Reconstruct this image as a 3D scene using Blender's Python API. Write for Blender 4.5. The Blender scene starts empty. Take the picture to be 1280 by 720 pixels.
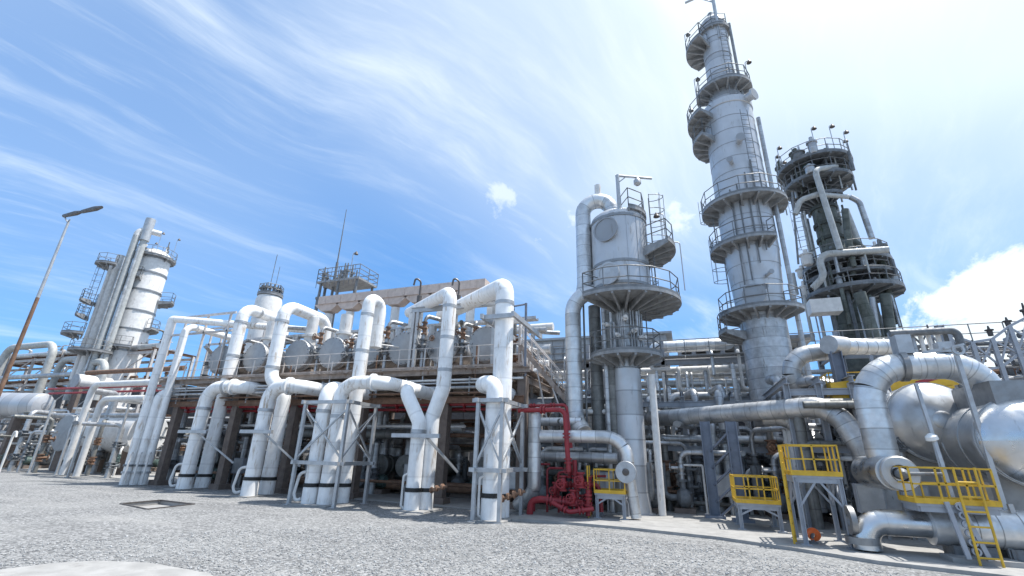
import bpy, math, random
from mathutils import Vector, Matrix
random.seed(7)
PI = math.pi
SC = bpy.context.scene
COL = SC.collection

# ------------------------------------------------------------------ camera
F_PX, CAM_H = 568.0, 2.4
PITCH, ROLL, YAW = (math.radians(a) for a in (20.1, 1.55, -20.5))
FW = Vector((math.sin(YAW)*math.cos(PITCH), math.cos(YAW)*math.cos(PITCH), math.sin(PITCH)))
_r = FW.cross(Vector((0, 0, 1))).normalized(); _u = _r.cross(FW)
RT = _r*math.cos(ROLL) + _u*math.sin(ROLL)
UP = _u*math.cos(ROLL) - _r*math.sin(ROLL)
cam = bpy.data.objects.new('camera', bpy.data.cameras.new('camera'))
COL.objects.link(cam)
cam.data.sensor_width = 36; cam.data.lens = 36*F_PX/1280
cam.data.clip_start = .1; cam.data.clip_end = 4000
m3 = Matrix((RT, UP, -FW)).transposed()
cam.matrix_world = Matrix.Translation((0, 0, CAM_H)) @ m3.to_4x4()
SC.camera = cam
SC.render.resolution_x, SC.render.resolution_y = 1024, 576

# ------------------------------------------------------------------ light
SUN_EL, SUN_AZ = math.radians(67), math.radians(62)     # azimuth measured from +Y towards +X
sdir = Vector((math.sin(SUN_AZ)*math.cos(SUN_EL), math.cos(SUN_AZ)*math.cos(SUN_EL), math.sin(SUN_EL)))
sun = bpy.data.objects.new('sun', bpy.data.lights.new('sun', 'SUN'))
COL.objects.link(sun)
sun.data.energy = 3.3; sun.data.angle = math.radians(.5); sun.data.color = (1, .96, .9)
sun.rotation_euler = (-sdir).to_track_quat('-Z', 'Y').to_euler()
SC.view_settings.view_transform = 'Standard'; SC.view_settings.look = 'None'
SC.view_settings.exposure = 1.05; SC.view_settings.gamma = 1

def ray(u, v): return (RT*(u-640) - UP*(v-360))/F_PX + FW
def pdir(u, v): return ray(u, v).normalized()

class NT:
    """small helper to write node trees"""
    def __init__(s, tree): s.t = tree; s.n = tree.nodes; s.l = tree.links
    def new(s, typ, **kw):
        nd = s.n.new(typ)
        for k, v in kw.items(): setattr(nd, k, v)
        return nd
    def put(s, sock, val):
        if hasattr(val, 'is_output') or isinstance(val, bpy.types.NodeSocket): s.l.new(val, sock)
        elif isinstance(val, bpy.types.Node): s.l.new(val.outputs[0], sock)
        else: sock.default_value = val
    def math(s, op, a, b=0.0, c=None, clamp=False):
        nd = s.new('ShaderNodeMath', operation=op); nd.use_clamp = clamp
        s.put(nd.inputs[0], a); s.put(nd.inputs[1], b)
        if c is not None: s.put(nd.inputs[2], c)
        return nd.outputs[0]
    def vmath(s, op, a, b=(0, 0, 0)):
        nd = s.new('ShaderNodeVectorMath', operation=op); s.put(nd.inputs[0], a); s.put(nd.inputs[1], b)
        return nd.outputs['Value'] if op in ('DOT_PRODUCT', 'LENGTH', 'DISTANCE') else nd.outputs[0]
    def noise(s, vec, scale, detail=4, rough=.55, dist=0):
        nd = s.new('ShaderNodeTexNoise'); s.put(nd.inputs['Vector'], vec)
        nd.inputs['Scale'].default_value = scale; nd.inputs['Detail'].default_value = detail
        nd.inputs['Roughness'].default_value = rough; nd.inputs['Distortion'].default_value = dist
        return nd.outputs['Fac']
    def ramp(s, fac, lo, hi, a=0., b=1.):
        nd = s.new('ShaderNodeMapRange'); nd.interpolation_type = 'SMOOTHSTEP'
        s.put(nd.inputs[0], fac); s.put(nd.inputs[1], lo); s.put(nd.inputs[2], hi); s.put(nd.inputs[3], a); s.put(nd.inputs[4], b)
        return nd.outputs[0]
    def mix(s, fac, a, b, blend='MIX'):
        nd = s.new('ShaderNodeMix', data_type='RGBA', blend_type=blend)
        s.put(nd.inputs[0], fac); s.put(nd.inputs[6], a); s.put(nd.inputs[7], b)
        return nd.outputs[2]

def build_world():
    w = bpy.data.worlds.new('World'); SC.world = w; w.use_nodes = True
    t = NT(w.node_tree); t.n.clear()
    out = t.new('ShaderNodeOutputWorld'); bg = t.new('ShaderNodeBackground')
    sky = t.new('ShaderNodeTexSky', sky_type='NISHITA')
    sky.sun_disc = False; sky.sun_elevation = SUN_EL; sky.sun_rotation = SUN_AZ
    sky.air_density = .85; sky.dust_density = .25; sky.ozone_density = 2.2
    d = t.new('ShaderNodeTexCoord').outputs['Generated']
    sp = t.new('ShaderNodeSeparateXYZ'); t.put(sp.inputs[0], d)
    z = t.math('ADD', t.math('MAXIMUM', sp.outputs[2], 0.), .12)
    cx = t.math('DIVIDE', sp.outputs[0], z); cy = t.math('DIVIDE', sp.outputs[1], z)
    cb = t.new('ShaderNodeCombineXYZ'); t.put(cb.inputs[0], cx); t.put(cb.inputs[1], cy)
    P = cb.outputs[0]
    warp = t.new('ShaderNodeTexNoise'); t.put(warp.inputs['Vector'], P); warp.inputs['Scale'].default_value = .55; warp.inputs['Detail'].default_value = 3
    off = t.vmath('SCALE', t.vmath('SUBTRACT', warp.outputs['Color'], (.5, .5, .5)))
    off.node.inputs['Scale'].default_value = .75
    Pw = t.vmath('ADD', P, off)
    mp = t.new('ShaderNodeMapping'); t.put(mp.inputs[0], Pw)
    mp.vector_type = 'TEXTURE'; mp.inputs['Rotation'].default_value = (0, 0, math.radians(-24)); mp.inputs['Scale'].default_value = (1/2.0, 1/.42, 1)
    cir = t.noise(mp.outputs[0], 1.3, 8, .62, .12)                 # cirrus streaks
    mp2 = t.new('ShaderNodeMapping'); t.put(mp2.inputs[0], Pw)
    mp2.vector_type = 'TEXTURE'; mp2.inputs['Rotation'].default_value = (0, 0, math.radians(-20)); mp2.inputs['Scale'].default_value = (1/6, 1/.9, 1)
    fine = t.noise(mp2.outputs[0], 2.2, 7, .66, .1)
    broad = t.noise(P, .5, 3, .5)
    def toward(u, v): return t.vmath('DOT_PRODUCT', d, tuple(pdir(u, v)))
    veil = t.ramp(toward(960, -60), .60, .97)                    # thick veil of cloud on the sun's side
    blue1 = t.ramp(toward(330, 420), .84, .99)                    # clear air low on the left
    top = t.ramp(toward(180, 60), .80, .99)
    hz = t.math('ADD', t.math('MULTIPLY', veil, .58), t.math('MULTIPLY', top, .16))
    hz = t.math('ADD', hz, t.math('MULTIPLY', t.math('SUBTRACT', 1., t.ramp(toward(330, 420), .45, .92)), .34))  # haze added away from the clear patch, mainly behind the camera, to whiten fill
    hz = t.math('MULTIPLY', hz, t.ramp(broad, .15, .75, .62, 1.15))
    mask = t.math('SUBTRACT', t.math('ADD', .55, t.math('MULTIPLY', t.math('ADD', veil, top), .45)), t.math('MULTIPLY', blue1, .42))
    w1 = t.math('MULTIPLY', t.ramp(cir, .47, .78), t.ramp(fine, .22, .62, .35, 1.))
    w2 = t.math('MULTIPLY', t.ramp(fine, .50, .80), .35)
    ws = t.math('MULTIPLY', t.math('MAXIMUM', w1, w2), mask)
    low = t.math('MULTIPLY', t.ramp(toward(1040, 400), .88, 1.), .46)
    hz = t.math('MAXIMUM', t.math('SUBTRACT', hz, low), .02)
    cov = t.math('SUBTRACT', 1., t.math('MULTIPLY', t.math('SUBTRACT', 1., hz), t.math('SUBTRACT', 1., t.math('MULTIPLY', ws, .8))))
    # low cumulus: a bank on the right and a few puffs
    wob = t.noise(d, 6., 8, .66, .3); wob2 = t.math('MULTIPLY', t.math('SUBTRACT', wob, .5), .36)
    def puff(u, v, rad, soft, gain=1.):
        r = t.math('ADD', t.vmath('DISTANCE', d, tuple(pdir(u, v))), wob2)
        return t.ramp(r, rad, rad-soft, 0., gain)
    pf = None
    for a in ((1215, 455, .13, .05), (1320, 440, .16, .06), (1130, 425, .06, .05, .9), (638, 244, .05, .08, .75), (690, 292, .03, .06, .75), (718, 276, .055, .08, .85), (852, 272, .055, .08, .85), (180, 262, .02, .08, .5), (770, 300, .05, .06, .5)):
        p = puff(*a); pf = p if pf is None else t.math('MAXIMUM', pf, p)
    cov = t.math('MAXIMUM', cov, pf)
    cov = t.math('MULTIPLY', cov, .93)
    shade = t.ramp(broad, .2, .8, .92, 1.06)
    cl = t.new('ShaderNodeVectorMath', operation='SCALE'); cl.inputs[0].default_value = (5.6, 6.1, 6.3); t.put(cl.inputs['Scale'], t.math('MULTIPLY', shade, t.ramp(t.vmath('DOT_PRODUCT', d, tuple(sdir)), .80, 1., 1., 1.8)))     # thin cloud glows towards the sun
    gm = t.new('ShaderNodeGamma'); t.put(gm.inputs[0], sky); gm.inputs[1].default_value = .52
    tint = t.mix(1., gm, (.58, 1.30, 2.18, 1), 'MULTIPLY')
    gain = t.vmath('SCALE', tint); gain.node.inputs['Scale'].default_value = 1.0
    col = t.mix(cov, gain, cl.outputs[0])
    t.put(bg.inputs[0], col); bg.inputs[1].default_value = .1
    t.put(out.inputs[0], bg)
build_world()

# ------------------------------------------------------------------ projection helpers (photo pixel -> place)
def at(u, v, Y):
    d = ray(u, v); k = Y/d.y
    return Vector((0, 0, CAM_H)) + d*k
def gr(u, v, z=0.):
    d = ray(u, v); k = (z-CAM_H)/d.z
    return Vector((0, 0, CAM_H)) + d*k
def zat(x, y, v):
    q = Vector((x, y, -CAM_H)); a = (360-v)/F_PX
    return (q.dot(UP) - a*q.dot(FW))/(a*FW.z - UP.z)
def mpx(p, px):                       # metres spanned by px pixels at point p
    return px*(Vector(p)-Vector((0, 0, CAM_H))).dot(FW)/F_PX

# ------------------------------------------------------------------ materials
MATS = {}
def mat(name, base, rough=.5, metal=0., var=.12, stain=None, stain_amt=0., seam=0., bump=.0, scale=3., streak=True, spec=.5, seam_dark=.6):
    m = bpy.data.materials.new(name); m.use_nodes = True
    t = NT(m.node_tree); b = t.n['Principled BSDF']
    geo = t.new('ShaderNodeNewGeometry').outputs['Position']
    n1 = t.noise(geo, scale, 6, .6)
    lo = tuple(c*(1-var) for c in base)+(1,); hi = tuple(min(1, c*(1+var)) for c in base)+(1,)
    col = t.mix(t.ramp(n1, .3, .7), lo, hi)
    rgh = t.ramp(t.noise(geo, scale*2.1, 4), .3, .7, max(.05, rough-.1), min(1, rough+.12))
    if stain:
        mp = t.new('ShaderNodeMapping'); t.put(mp.inputs[0], geo)
        mp.inputs['Scale'].default_value = (2.6, 2.6, .45) if streak else (1.4, 1.4, 1.4)
        n2 = t.noise(mp.outputs[0], 2.2, 7, .68)
        f = t.ramp(n2, .66-.25*stain_amt, .80-.2*stain_amt)
        n3 = t.ramp(t.noise(geo, .55, 2), .35, .62)
        f = t.math('MULTIPLY', t.math('MULTIPLY', f, n3), min(1, .45+stain_amt))
        col = t.mix(f, col, tuple(stain)+(1,))
        if metal: t.put(b.inputs['Metallic'], t.math('MULTIPLY', t.math('SUBTRACT', 1., f), metal))
        rgh = t.math('ADD', rgh, t.math('MULTIPLY', f, .3))
    elif metal: b.inputs['Metallic'].default_value = metal
    if seam:
        uv = t.new('ShaderNodeUVMap'); sp = t.new('ShaderNodeSeparateXYZ'); t.put(sp.inputs[0], uv.outputs[0])
        fr = t.math('FRACT', t.math('DIVIDE', sp.outputs[1], seam))
        ed = t.math('ABSOLUTE', t.math('SUBTRACT', fr, .5))
        ln = t.ramp(ed, .455, .495)
        cellv = t.new('ShaderNodeTexWhiteNoise', noise_dimensions='1D'); t.put(cellv.inputs['W'], t.math('FLOOR', t.math('ADD', t.math('DIVIDE', sp.outputs[1], seam), 0.)))
        pv = t.ramp(cellv.outputs['Value'], 0., 1., 1-.16*seam_dark/.6, 1+.08*seam_dark/.6)
        sc = t.vmath('SCALE', col); t.put(sc.node.inputs['Scale'], pv); col = sc
        col = t.mix(t.math('MULTIPLY', ln, seam_dark), col, tuple(c*.35 for c in base)+(1,))
    if bump:
        bp = t.new('ShaderNodeBump'); bp.inputs['Strength'].default_value = bump; bp.inputs['Distance'].default_value = .05
        t.put(bp.inputs['Height'], t.noise(geo, scale*1.2, 5)); t.put(b.inputs['Normal'], bp.outputs[0])
    t.put(b.inputs['Base Color'], col); t.put(b.inputs['Roughness'], rgh)
    b.inputs['Specular IOR Level'].default_value = spec
    MATS[name] = m
    return m
RUST = (.16, .075, .035)
GRIME = (.22, .19, .16)
mat('white_paint', (.84, .84, .83), .45, 0, .06, (.46, .38, .30), .62, seam=1.35, seam_dark=.22, bump=.05)
mat('white_worn', (.66, .65, .63), .55, 0, .10, (.26, .17, .11), .40, bump=.05)
mat('cream_duct', (.52, .43, .38), .65, 0, .10, (.30, .22, .17), .4)
mat('grey_worn', (.42, .43, .42), .6, .1, .14, (.16, .14, .11), .4)
mat('cladding', (.62, .63, .635), .40, .72, .12, (.20, .19, .18), .20, seam=.62, bump=.10)
mat('bright_cladding', (.60, .61, .62), .34, 1., .09, (.26, .26, .26), .25, bump=.14, scale=1.3)
mat('brushed', (.50, .51, .52), .42, .9, .10, (.22, .21, .20), .35, bump=.12, scale=1.2)
mat('dull_cladding', (.46, .465, .47), .46, .72, .15, (.13, .12, .10), .4, seam=.55, bump=.10)
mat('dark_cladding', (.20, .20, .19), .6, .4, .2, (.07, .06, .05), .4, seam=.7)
mat('tower_skin', (.52, .53, .545), .42, .5, .06, (.27, .265, .26), .40, seam=1.1, bump=.04, scale=.8)
mat('mossy_skin', (.12, .13, .115), .7, .25, .25, (.045, .055, .03), .6, seam=.8)
mat('galvanised', (.46, .47, .48), .5, .55, .12, (.30, .22, .16), .12)
mat('platform_steel', (.29, .295, .30), .6, .3, .2, (.14, .07, .04), .3)
mat('rail_steel', (.19, .195, .20), .55, .4, .15)
mat('pale_rail', (.55, .52, .50), .55, .2, .15, RUST, .3)
mat('blue_steel', (.17, .195, .245), .5, .1, .12, (.09, .08, .08), .2)
mat('grey_steel', (.33, .35, .385), .5, .1, .10, (.2, .15, .12), .15)
mat('yellow_paint', (.62, .38, .03), .5, 0, .14, (.28, .17, .08), .4)
mat('red_paint', (.27, .022, .03), .45, 0, .12, (.12, .02, .02), .2)
mat('fire_concrete', (.17, .135, .115), .85, 0, .18, (.10, .075, .06), .5, bump=.2)
mat('deck_steel', (.36, .30, .26), .7, .1, .2, (.15, .085, .05), .6)
mat('drum_grey', (.34, .35, .36), .5, .3, .08, (.30, .22, .16), .2)
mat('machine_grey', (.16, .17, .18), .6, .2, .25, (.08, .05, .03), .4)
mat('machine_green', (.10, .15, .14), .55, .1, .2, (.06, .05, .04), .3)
mat('rust_steel', (.20, .12, .08), .8, .1, .25, (.10, .05, .03), .5)
mat('black_band', (.02, .02, .02), .6, 0, .1)
mat('lamp_white', (.8, .8, .78), .4, 0, .03)
mat('lamp_dark', (.09, .08, .075), .5, .2, .1)
mat('orange_paint', (.75, .16, .04), .5, 0, .1)
mat('concrete', (.30, .295, .285), .85, 0, .14, (.20, .19, .18), .45, bump=.1, scale=2, streak=False)
mat('dark_water', (.05, .05, .05), .3, 0, .1)
mat('wall_sheet', (.36, .38, .40), .6, .1, .08, (.2, .18, .16), .3)
mat('dark_wall', (.07, .07, .075), .8, 0, .2)

def gravel():
    m = bpy.data.materials.new('gravel'); m.use_nodes = True
    t = NT(m.node_tree); b = t.n['Principled BSDF']
    p = t.new('ShaderNodeNewGeometry').outputs['Position']
    vo = t.new('ShaderNodeTexVoronoi'); t.put(vo.inputs['Vector'], p); vo.inputs['Scale'].default_value = 15
    ve = t.new('ShaderNodeTexVoronoi', feature='DISTANCE_TO_EDGE'); t.put(ve.inputs['Vector'], p); ve.inputs['Scale'].default_value = 15
    sp = t.new('ShaderNodeSeparateColor'); t.put(sp.inputs[0], vo.outputs['Color'])
    v = t.math('POWER', sp.outputs[0], .9)
    col = t.mix(v, (.068, .07, .071, 1), (.37, .37, .368, 1))
    col = t.mix(t.ramp(ve.outputs[0], .0, .10, .75, 0.), col, (.09, .09, .09, 1))
    big = t.ramp(t.noise(p, .35, 5), .38, .66)
    col = t.mix(t.math('MULTIPLY', big, .25), col, (.36, .36, .35, 1))
    med = t.ramp(t.noise(p, 3.2, 5, .6), .35, .7)
    col = t.mix(t.math('MULTIPLY', med, .30), col, (.20, .205, .21, 1))
    mpt = t.new('ShaderNodeMapping'); t.put(mpt.inputs[0], p); mpt.inputs['Rotation'].default_value = (0, 0, .25); mpt.inputs['Scale'].default_value = (.12, .8, 1)
    trk = t.ramp(t.noise(mpt.outputs[0], 1.0, 5, .6, .4), .50, .72)          # dusty wheel lanes along the yard
    col = t.mix(t.math('MULTIPLY', trk, .38), col, (.33, .325, .315, 1))
    dmp = t.ramp(t.noise(p, .22, 6, .6, .3), .56, .70)
    col = t.mix(t.math('MULTIPLY', dmp, .45), col, (.11, .112, .113, 1))
    bp = t.new('ShaderNodeBump'); bp.inputs['Strength'].default_value = .8; bp.inputs['Distance'].default_value = .03
    hgt = t.math('ADD', t.math('MULTIPLY', ve.outputs[0], 1.), t.math('MULTIPLY', t.noise(p, 5, 4), .7))
    t.put(bp.inputs['Height'], hgt); t.put(b.inputs['Normal'], bp.outputs[0])
    t.put(b.inputs['Base Color'], col); b.inputs['Roughness'].default_value = .9; b.inputs['Specular IOR Level'].default_value = .25
    MATS['gravel'] = m
gravel()

# ------------------------------------------------------------------ mesh builder
def frame_of(d):
    d = d.normalized(); a = Vector((0, 0, 1)) if abs(d.z) < .95 else Vector((1, 0, 0))
    x = d.cross(a).normalized(); y = d.cross(x).normalized()
    return x, y
def fillet(path, R, k=6):
    P = [Vector(p) for p in path]
    if len(P) < 3 or R <= 0: return P
    out = [P[0]]
    for i in range(1, len(P)-1):
        a, b, c = P[i-1], P[i], P[i+1]
        u, w = (a-b), (c-b); lu, lw = u.length, w.length
        if lu < 1e-6 or lw < 1e-6: continue
        u /= lu; w /= lw; ang = u.angle(w)
        if ang > PI-.02: continue
        t = min(R/math.tan(ang/2), lu*.49 if i > 1 else lu*.95, lw*.49 if i < len(P)-2 else lw*.95)
        rr = t*math.tan(ang/2)
        s, e = b+u*t, b+w*t
        cc = b + (u+w).normalized()*(rr/math.sin(ang/2))
        v0, v1 = s-cc, e-cc; th = v0.angle(v1)
        for j in range(k+1):
            f = j/k
            out.append(cc + (v0*math.sin((1-f)*th) + v1*math.sin(f*th))/math.sin(th))
    out.append(P[-1])
    return out

class MB:
    def __init__(s): s.v = []; s.f = []; s.uv = []
    def face(s, idx, uv=None): s.f.append(idx); s.uv.append(uv or [(0, 0)]*len(idx))
    def hexa(s, c):                                   # 8 corners: bottom 0-3 ccw, top 4-7
        b = len(s.v); s.v += [Vector(p) for p in c]
        for q in ((3, 2, 1, 0), (4, 5, 6, 7), (0, 1, 5, 4), (1, 2, 6, 5), (2, 3, 7, 6), (3, 0, 4, 7)): s.face([b+i for i in q])
        return s
    def box(s, c, sz, rz=0):
        c = Vector(c); x, y, z = (k/2 for k in sz); cs, sn = math.cos(rz), math.sin(rz)
        R = lambda a, b, d: c + Vector((a*cs-b*sn, a*sn+b*cs, d))
        return s.hexa([R(-x, -y, -z), R(x, -y, -z), R(x, y, -z), R(-x, y, -z), R(-x, -y, z), R(x, -y, z), R(x, y, z), R(-x, y, z)])
    def bar(s, p, q, w, h=None):
        p, q = Vector(p), Vector(q); h = h or w
        x, y = frame_of(q-p); x = x*(w/2); y = y*(h/2)
        return s.hexa([p-x-y, p+x-y, p+x+y, p-x+y, q-x-y, q+x-y, q+x+y, q-x+y])
    def ibeam(s, p, q, w, h, t=.03, rz=0):            # vertical or sloping I section, flanges across the frame's x
        p, q = Vector(p), Vector(q); x, y = frame_of(q-p)
        if rz: x, y = y, x
        for (o, a, b) in ((y*(h/2-t/2), w, t), (-y*(h/2-t/2), w, t), (Vector(), t, h-2*t)):
            X, Y = x*(a/2), y*(b/2); P, Q = p+o, q+o
            s.hexa([P-X-Y, P+X-Y, P+X+Y, P-X+Y, Q-X-Y, Q+X-Y, Q+X+Y, Q-X+Y])
        return s
    def sweep(s, P, r, n=14, caps=True, l0=0.):
        P = [Vector(p) for p in P]
        rs = r if isinstance(r, (list, tuple)) else [r]*len(P)
        T = []
        for i in range(len(P)):
            a = P[max(0, i-1)]; b = P[min(len(P)-1, i+1)]
            T.append((b-a).normalized())
        x, _ = frame_of(T[0]); L = l0; b0 = len(s.v); lens = []
        for i, p in enumerate(P):
            if i:
                ax = T[i-1].cross(T[i])
                if ax.length > 1e-7: x = Matrix.Rotation(T[i-1].angle(T[i]), 3, ax.normalized()) @ x
                L += (p-P[i-1]).length
            lens.append(L); y = T[i].cross(x)
            for j in range(n):
                a = 2*PI*j/n
                s.v.append(p + (x*math.cos(a) + y*math.sin(a))*rs[i])
        for i in range(len(P)-1):
            for j in range(n):
                k = (j+1) % n; A = b0+i*n; B = A+n
                s.face([A+j, A+k, B+k, B+j], [(j/n, lens[i]), ((j+1)/n, lens[i]), ((j+1)/n, lens[i+1]), (j/n, lens[i+1])])
        if caps:
            s.face([b0+j for j in range(n)][::-1]); s.face([b0+(len(P)-1)*n+j for j in range(n)])
        return s
    def tube(s, path, r, n=14, bend=0, caps=True): return s.sweep(fillet(path, bend), r, n, caps)
    def lathe(s, o, d, prof, n=24):                   # prof: (distance along d, radius)
        o = Vector(o); d = Vector(d).normalized(); x, y = frame_of(d); b0 = len(s.v); L = 0; ls = []
        for i, (t, r) in enumerate(prof):
            if i: L += math.hypot(t-prof[i-1][0], r-prof[i-1][1])
            ls.append(L)
            for j in range(n):
                a = 2*PI*j/n; s.v.append(o + d*t + (x*math.cos(a)+y*math.sin(a))*max(r, 1e-4))
        for i in range(len(prof)-1):
            for j in range(n):
                k = (j+1) % n; A = b0+i*n; B = A+n
                s.face([A+k, A+j, B+j, B+k], [((j+1)/n, ls[i]), (j/n, ls[i]), (j/n, ls[i+1]), ((j+1)/n, ls[i+1])])
        s.face([b0+j for j in range(n)]); s.face([b0+(len(prof)-1)*n+j for j in range(n)][::-1])
        return s
    def cyl(s, p, q, r, n=16):
        p, q = Vector(p), Vector(q)
        return s.lathe(p, q-p, [(0, r), ((q-p).length, r)], n)
    def ring(s, p, d, r0, r1, h, n=24):
        p = Vector(p); d = Vector(d).normalized(); x, y = frame_of(d); b0 = len(s.v)
        for (t, r) in ((-h/2, r0), (-h/2, r1), (h/2, r1), (h/2, r0)):
            for j in range(n):
                a = 2*PI*j/n; s.v.append(p+d*t+(x*math.cos(a)+y*math.sin(a))*r)
        for i in range(4):
            A = b0+i*n; B = b0+((i+1) % 4)*n
            for j in range(n):
                k = (j+1) % n; s.face([A+k, A+j, B+j, B+k])
        return s
    def sector(s, c, r0, r1, a0, a1, h, n=24):        # annular slab, top at c.z
        c = Vector(c); b0 = len(s.v)
        for i in range(n+1):
            a = a0+(a1-a0)*i/n; d = Vector((math.cos(a), math.sin(a), 0))
            for (r, z) in ((r0, -h), (r1, -h), (r1, 0), (r0, 0)): s.v.append(c+d*r+Vector((0, 0, z)))
        for i in range(n):
            A = b0+i*4; B = A+4
            for j in range(4):
                k = (j+1) % 4; s.face([A+j, A+k, B+k, B+j])
        s.face([b0+3, b0+2, b0+1, b0]); s.face([b0+n*4+j for j in range(4)])
        return s
    def prism(s, pts, z0, z1):
        b = len(s.v); n = len(pts)
        s.v += [Vector((p[0], p[1], z0)) for p in pts] + [Vector((p[0], p[1], z1)) for p in pts]
        s.face(list(range(b, b+n))[::-1]); s.face(list(range(b+n, b+2*n)))
        for i in range(n):
            j = (i+1) % n; s.face([b+i, b+j, b+n+j, b+n+i])
        return s
    def extrude(s, pts, off):                          # polygon in space pushed along off
        b = len(s.v); n = len(pts); off = Vector(off)
        s.v += [Vector(p) for p in pts] + [Vector(p)+off for p in pts]
        s.face(list(range(b, b+n))); s.face(list(range(b+n, b+2*n))[::-1])
        for i in range(n):
            j = (i+1) % n; s.face([b+j, b+i, b+n+i, b+n+j])
        return s
    def rail(s, pts, h=1.05, r=.025, posts=True, n=6, mid=2):
        pts = [Vector(p) for p in pts]; up = Vector((0, 0, h))
        for k in range(1, mid+1):
            s.sweep([p+up*(k/mid) for p in pts], r, n)
        if posts:
            for p in pts: s.sweep([p, p+up], r, n)
        return s
    def ladder(s, p, q, side, w=.45, r=.02, cage=None):
        p, q = Vector(p), Vector(q); side = Vector(side).normalized()*(w/2)
        s.sweep([p-side, q-side], r, 6); s.sweep([p+side, q+side], r, 6)
        L = (q-p).length
        for i in range(int(L/.35)): s.sweep([p+(q-p)*((i+.5)*.35/L)-side, p+(q-p)*((i+.5)*.35/L)+side], r*.8, 5)
        if cage is not None:
            out = Vector(cage).normalized(); t = side.normalized()
            hoop = lambda c: [c + t*(.38*math.cos(a)) + out*(.75*math.sin(a)) for a in [PI*k/8 for k in range(9)]]
            k = 2.2
            while k < L: s.sweep(hoop(p+(q-p)*(k/L)), .02, 5); k += .8
            if L > 3:
                for a in (PI*.25, PI*.5, PI*.75):
                    o = t*(.38*math.cos(a)) + out*(.75*math.sin(a)); s.sweep([p+(q-p)*(2.2/L)+o, q+o], .015, 5)
        return s

ROOT = {}                                              # world position of each thing's origin
def ob(name, mb, m, parent=None, label=None, cat=None, group=None, kind=None, flat=False):
    if parent is None:
        lo = [min(v[i] for v in mb.v) for i in range(3)]; hi = [max(v[i] for v in mb.v) for i in range(3)]
        org = Vector(((lo[0]+hi[0])/2, (lo[1]+hi[1])/2, lo[2]))
    else: org = ROOT[parent]
    me = bpy.data.meshes.new(name)
    me.from_pydata([v-org for v in mb.v], [], mb.f)
    uvl = me.uv_layers.new(name='UVMap')
    flatuv = [c for f in mb.uv for uv in f for c in uv]
    uvl.data.foreach_set('uv', flatuv)
    if not flat:
        me.polygons.foreach_set('use_smooth', [True]*len(me.polygons)); me.set_sharp_from_angle(angle=math.radians(38))
    me.materials.append(MATS[m])
    o = bpy.data.objects.new(name, me); COL.objects.link(o)
    if parent is None: o.location = org
    else: o.parent = parent
    ROOT[o] = org
    for k, v in (('label', label), ('category', cat), ('group', group), ('kind', kind)):
        if v: o[k] = v
    return o
def thing(name, label, cat, loc, group=None):
    o = bpy.data.objects.new(name, None); COL.objects.link(o); o.location = Vector(loc); o.empty_display_size = .3
    o['label'] = label; o['category'] = cat
    if group: o['group'] = group
    ROOT[o] = Vector(loc)
    return o
KIDS = {}
def dup(root, loc, rz=0, label=None, group=None, scale=None):
    if root not in KIDS: KIDS[root] = [(c, list(c.children)) for c in root.children]
    r = root.copy(); COL.objects.link(r); r.location = loc; r.rotation_euler = (0, 0, rz)
    if scale: r.scale = scale
    if label: r['label'] = label
    if group: r['group'] = group
    for c, gs in KIDS[root]:
        d = c.copy(); COL.objects.link(d); d.parent = r
        for g in gs:
            e = g.copy(); COL.objects.link(e); e.parent = d
    ROOT[r] = Vector(loc)
    return r
def pipe(name, label, path, r, m, bend=None, group=None, cat='pipe', n=14, flanges=(), parent=None, fl_m=None):
    """one pipe as one mesh, flanges included unless they have another material"""
    mb = MB(); P = fillet(path, r*2.2 if bend is None else bend)
    mb.sweep(P, r, n)
    for (i, f) in flanges:
        a, b = Vector(path[i]), Vector(path[i+1]); p = a.lerp(b, f)
        mb.ring(p, b-a, r*.9, r*1.35, r*.35, n)
    return ob(name, mb, m, parent, label, cat if parent is None else None, group)
def clad_pipe(name, label, path, r, m, sec=.6, bend=None, group=None, n=20, cat='pipe', parent=None):
    """a pipe in sheet cladding: every lapped section is a part of its own"""
    P = fillet(path, r*2.2 if bend is None else bend, 8)
    # resample by length
    L = [0.]
    for a, b in zip(P, P[1:]): L.append(L[-1]+(b-a).length)
    N = max(1, round(L[-1]/sec))
    def pt(s):
        for i in range(len(P)-1):
            if s <= L[i+1]+1e-6:
                f = (s-L[i])/max(1e-6, L[i+1]-L[i]); return P[i].lerp(P[i+1], f)
        return P[-1].copy()
    t = thing(name, label, cat, (P[0].x, P[0].y, min(p.z for p in P)), group) if parent is None else parent
    for k in range(N):
        s0, s1 = L[-1]*k/N, L[-1]*(k+1)/N
        cut = [s for s in L if s0+.02 < s < s1-.02]
        ss = [s0]+cut+[s1]
        mb = MB()
        pts = [pt(s) for s in ss]
        rr = [r*(1.0+.028*(1-(s-s0)/(s1-s0))) for s in ss]
        mb.sweep(pts, rr, n, caps=True, l0=s0)
        ob('cladding_section', mb, m, t)
    return t

# ================================================================== GROUND
def sheet(name, pts, z, m, thick=0):
    mb = MB()
    if thick: mb.prism(pts, z-thick, z)
    else:
        mb.v = [Vector((p[0], p[1], z)) for p in pts]; mb.face(list(range(len(pts))))
    o = ob(name, mb, m, kind='structure', flat=True); return o
PIT = [gr(150, 630), gr(200, 625.5), gr(243, 630.5), gr(184, 637)]      # the ground sheet has a hole where the drain pit is
mb = MB(); mb.v = [p.copy() for p in PIT] + [Vector(p) for p in ((-900, 1200, 0), (900, 1200, 0), (900, -300, 0), (-900, -300, 0))]
for i in range(4): j = (i+1) % 4; mb.face([i, 4+i, 4+j, j][::-1])
ob('ground', mb, 'gravel', kind='structure', flat=True)
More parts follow.
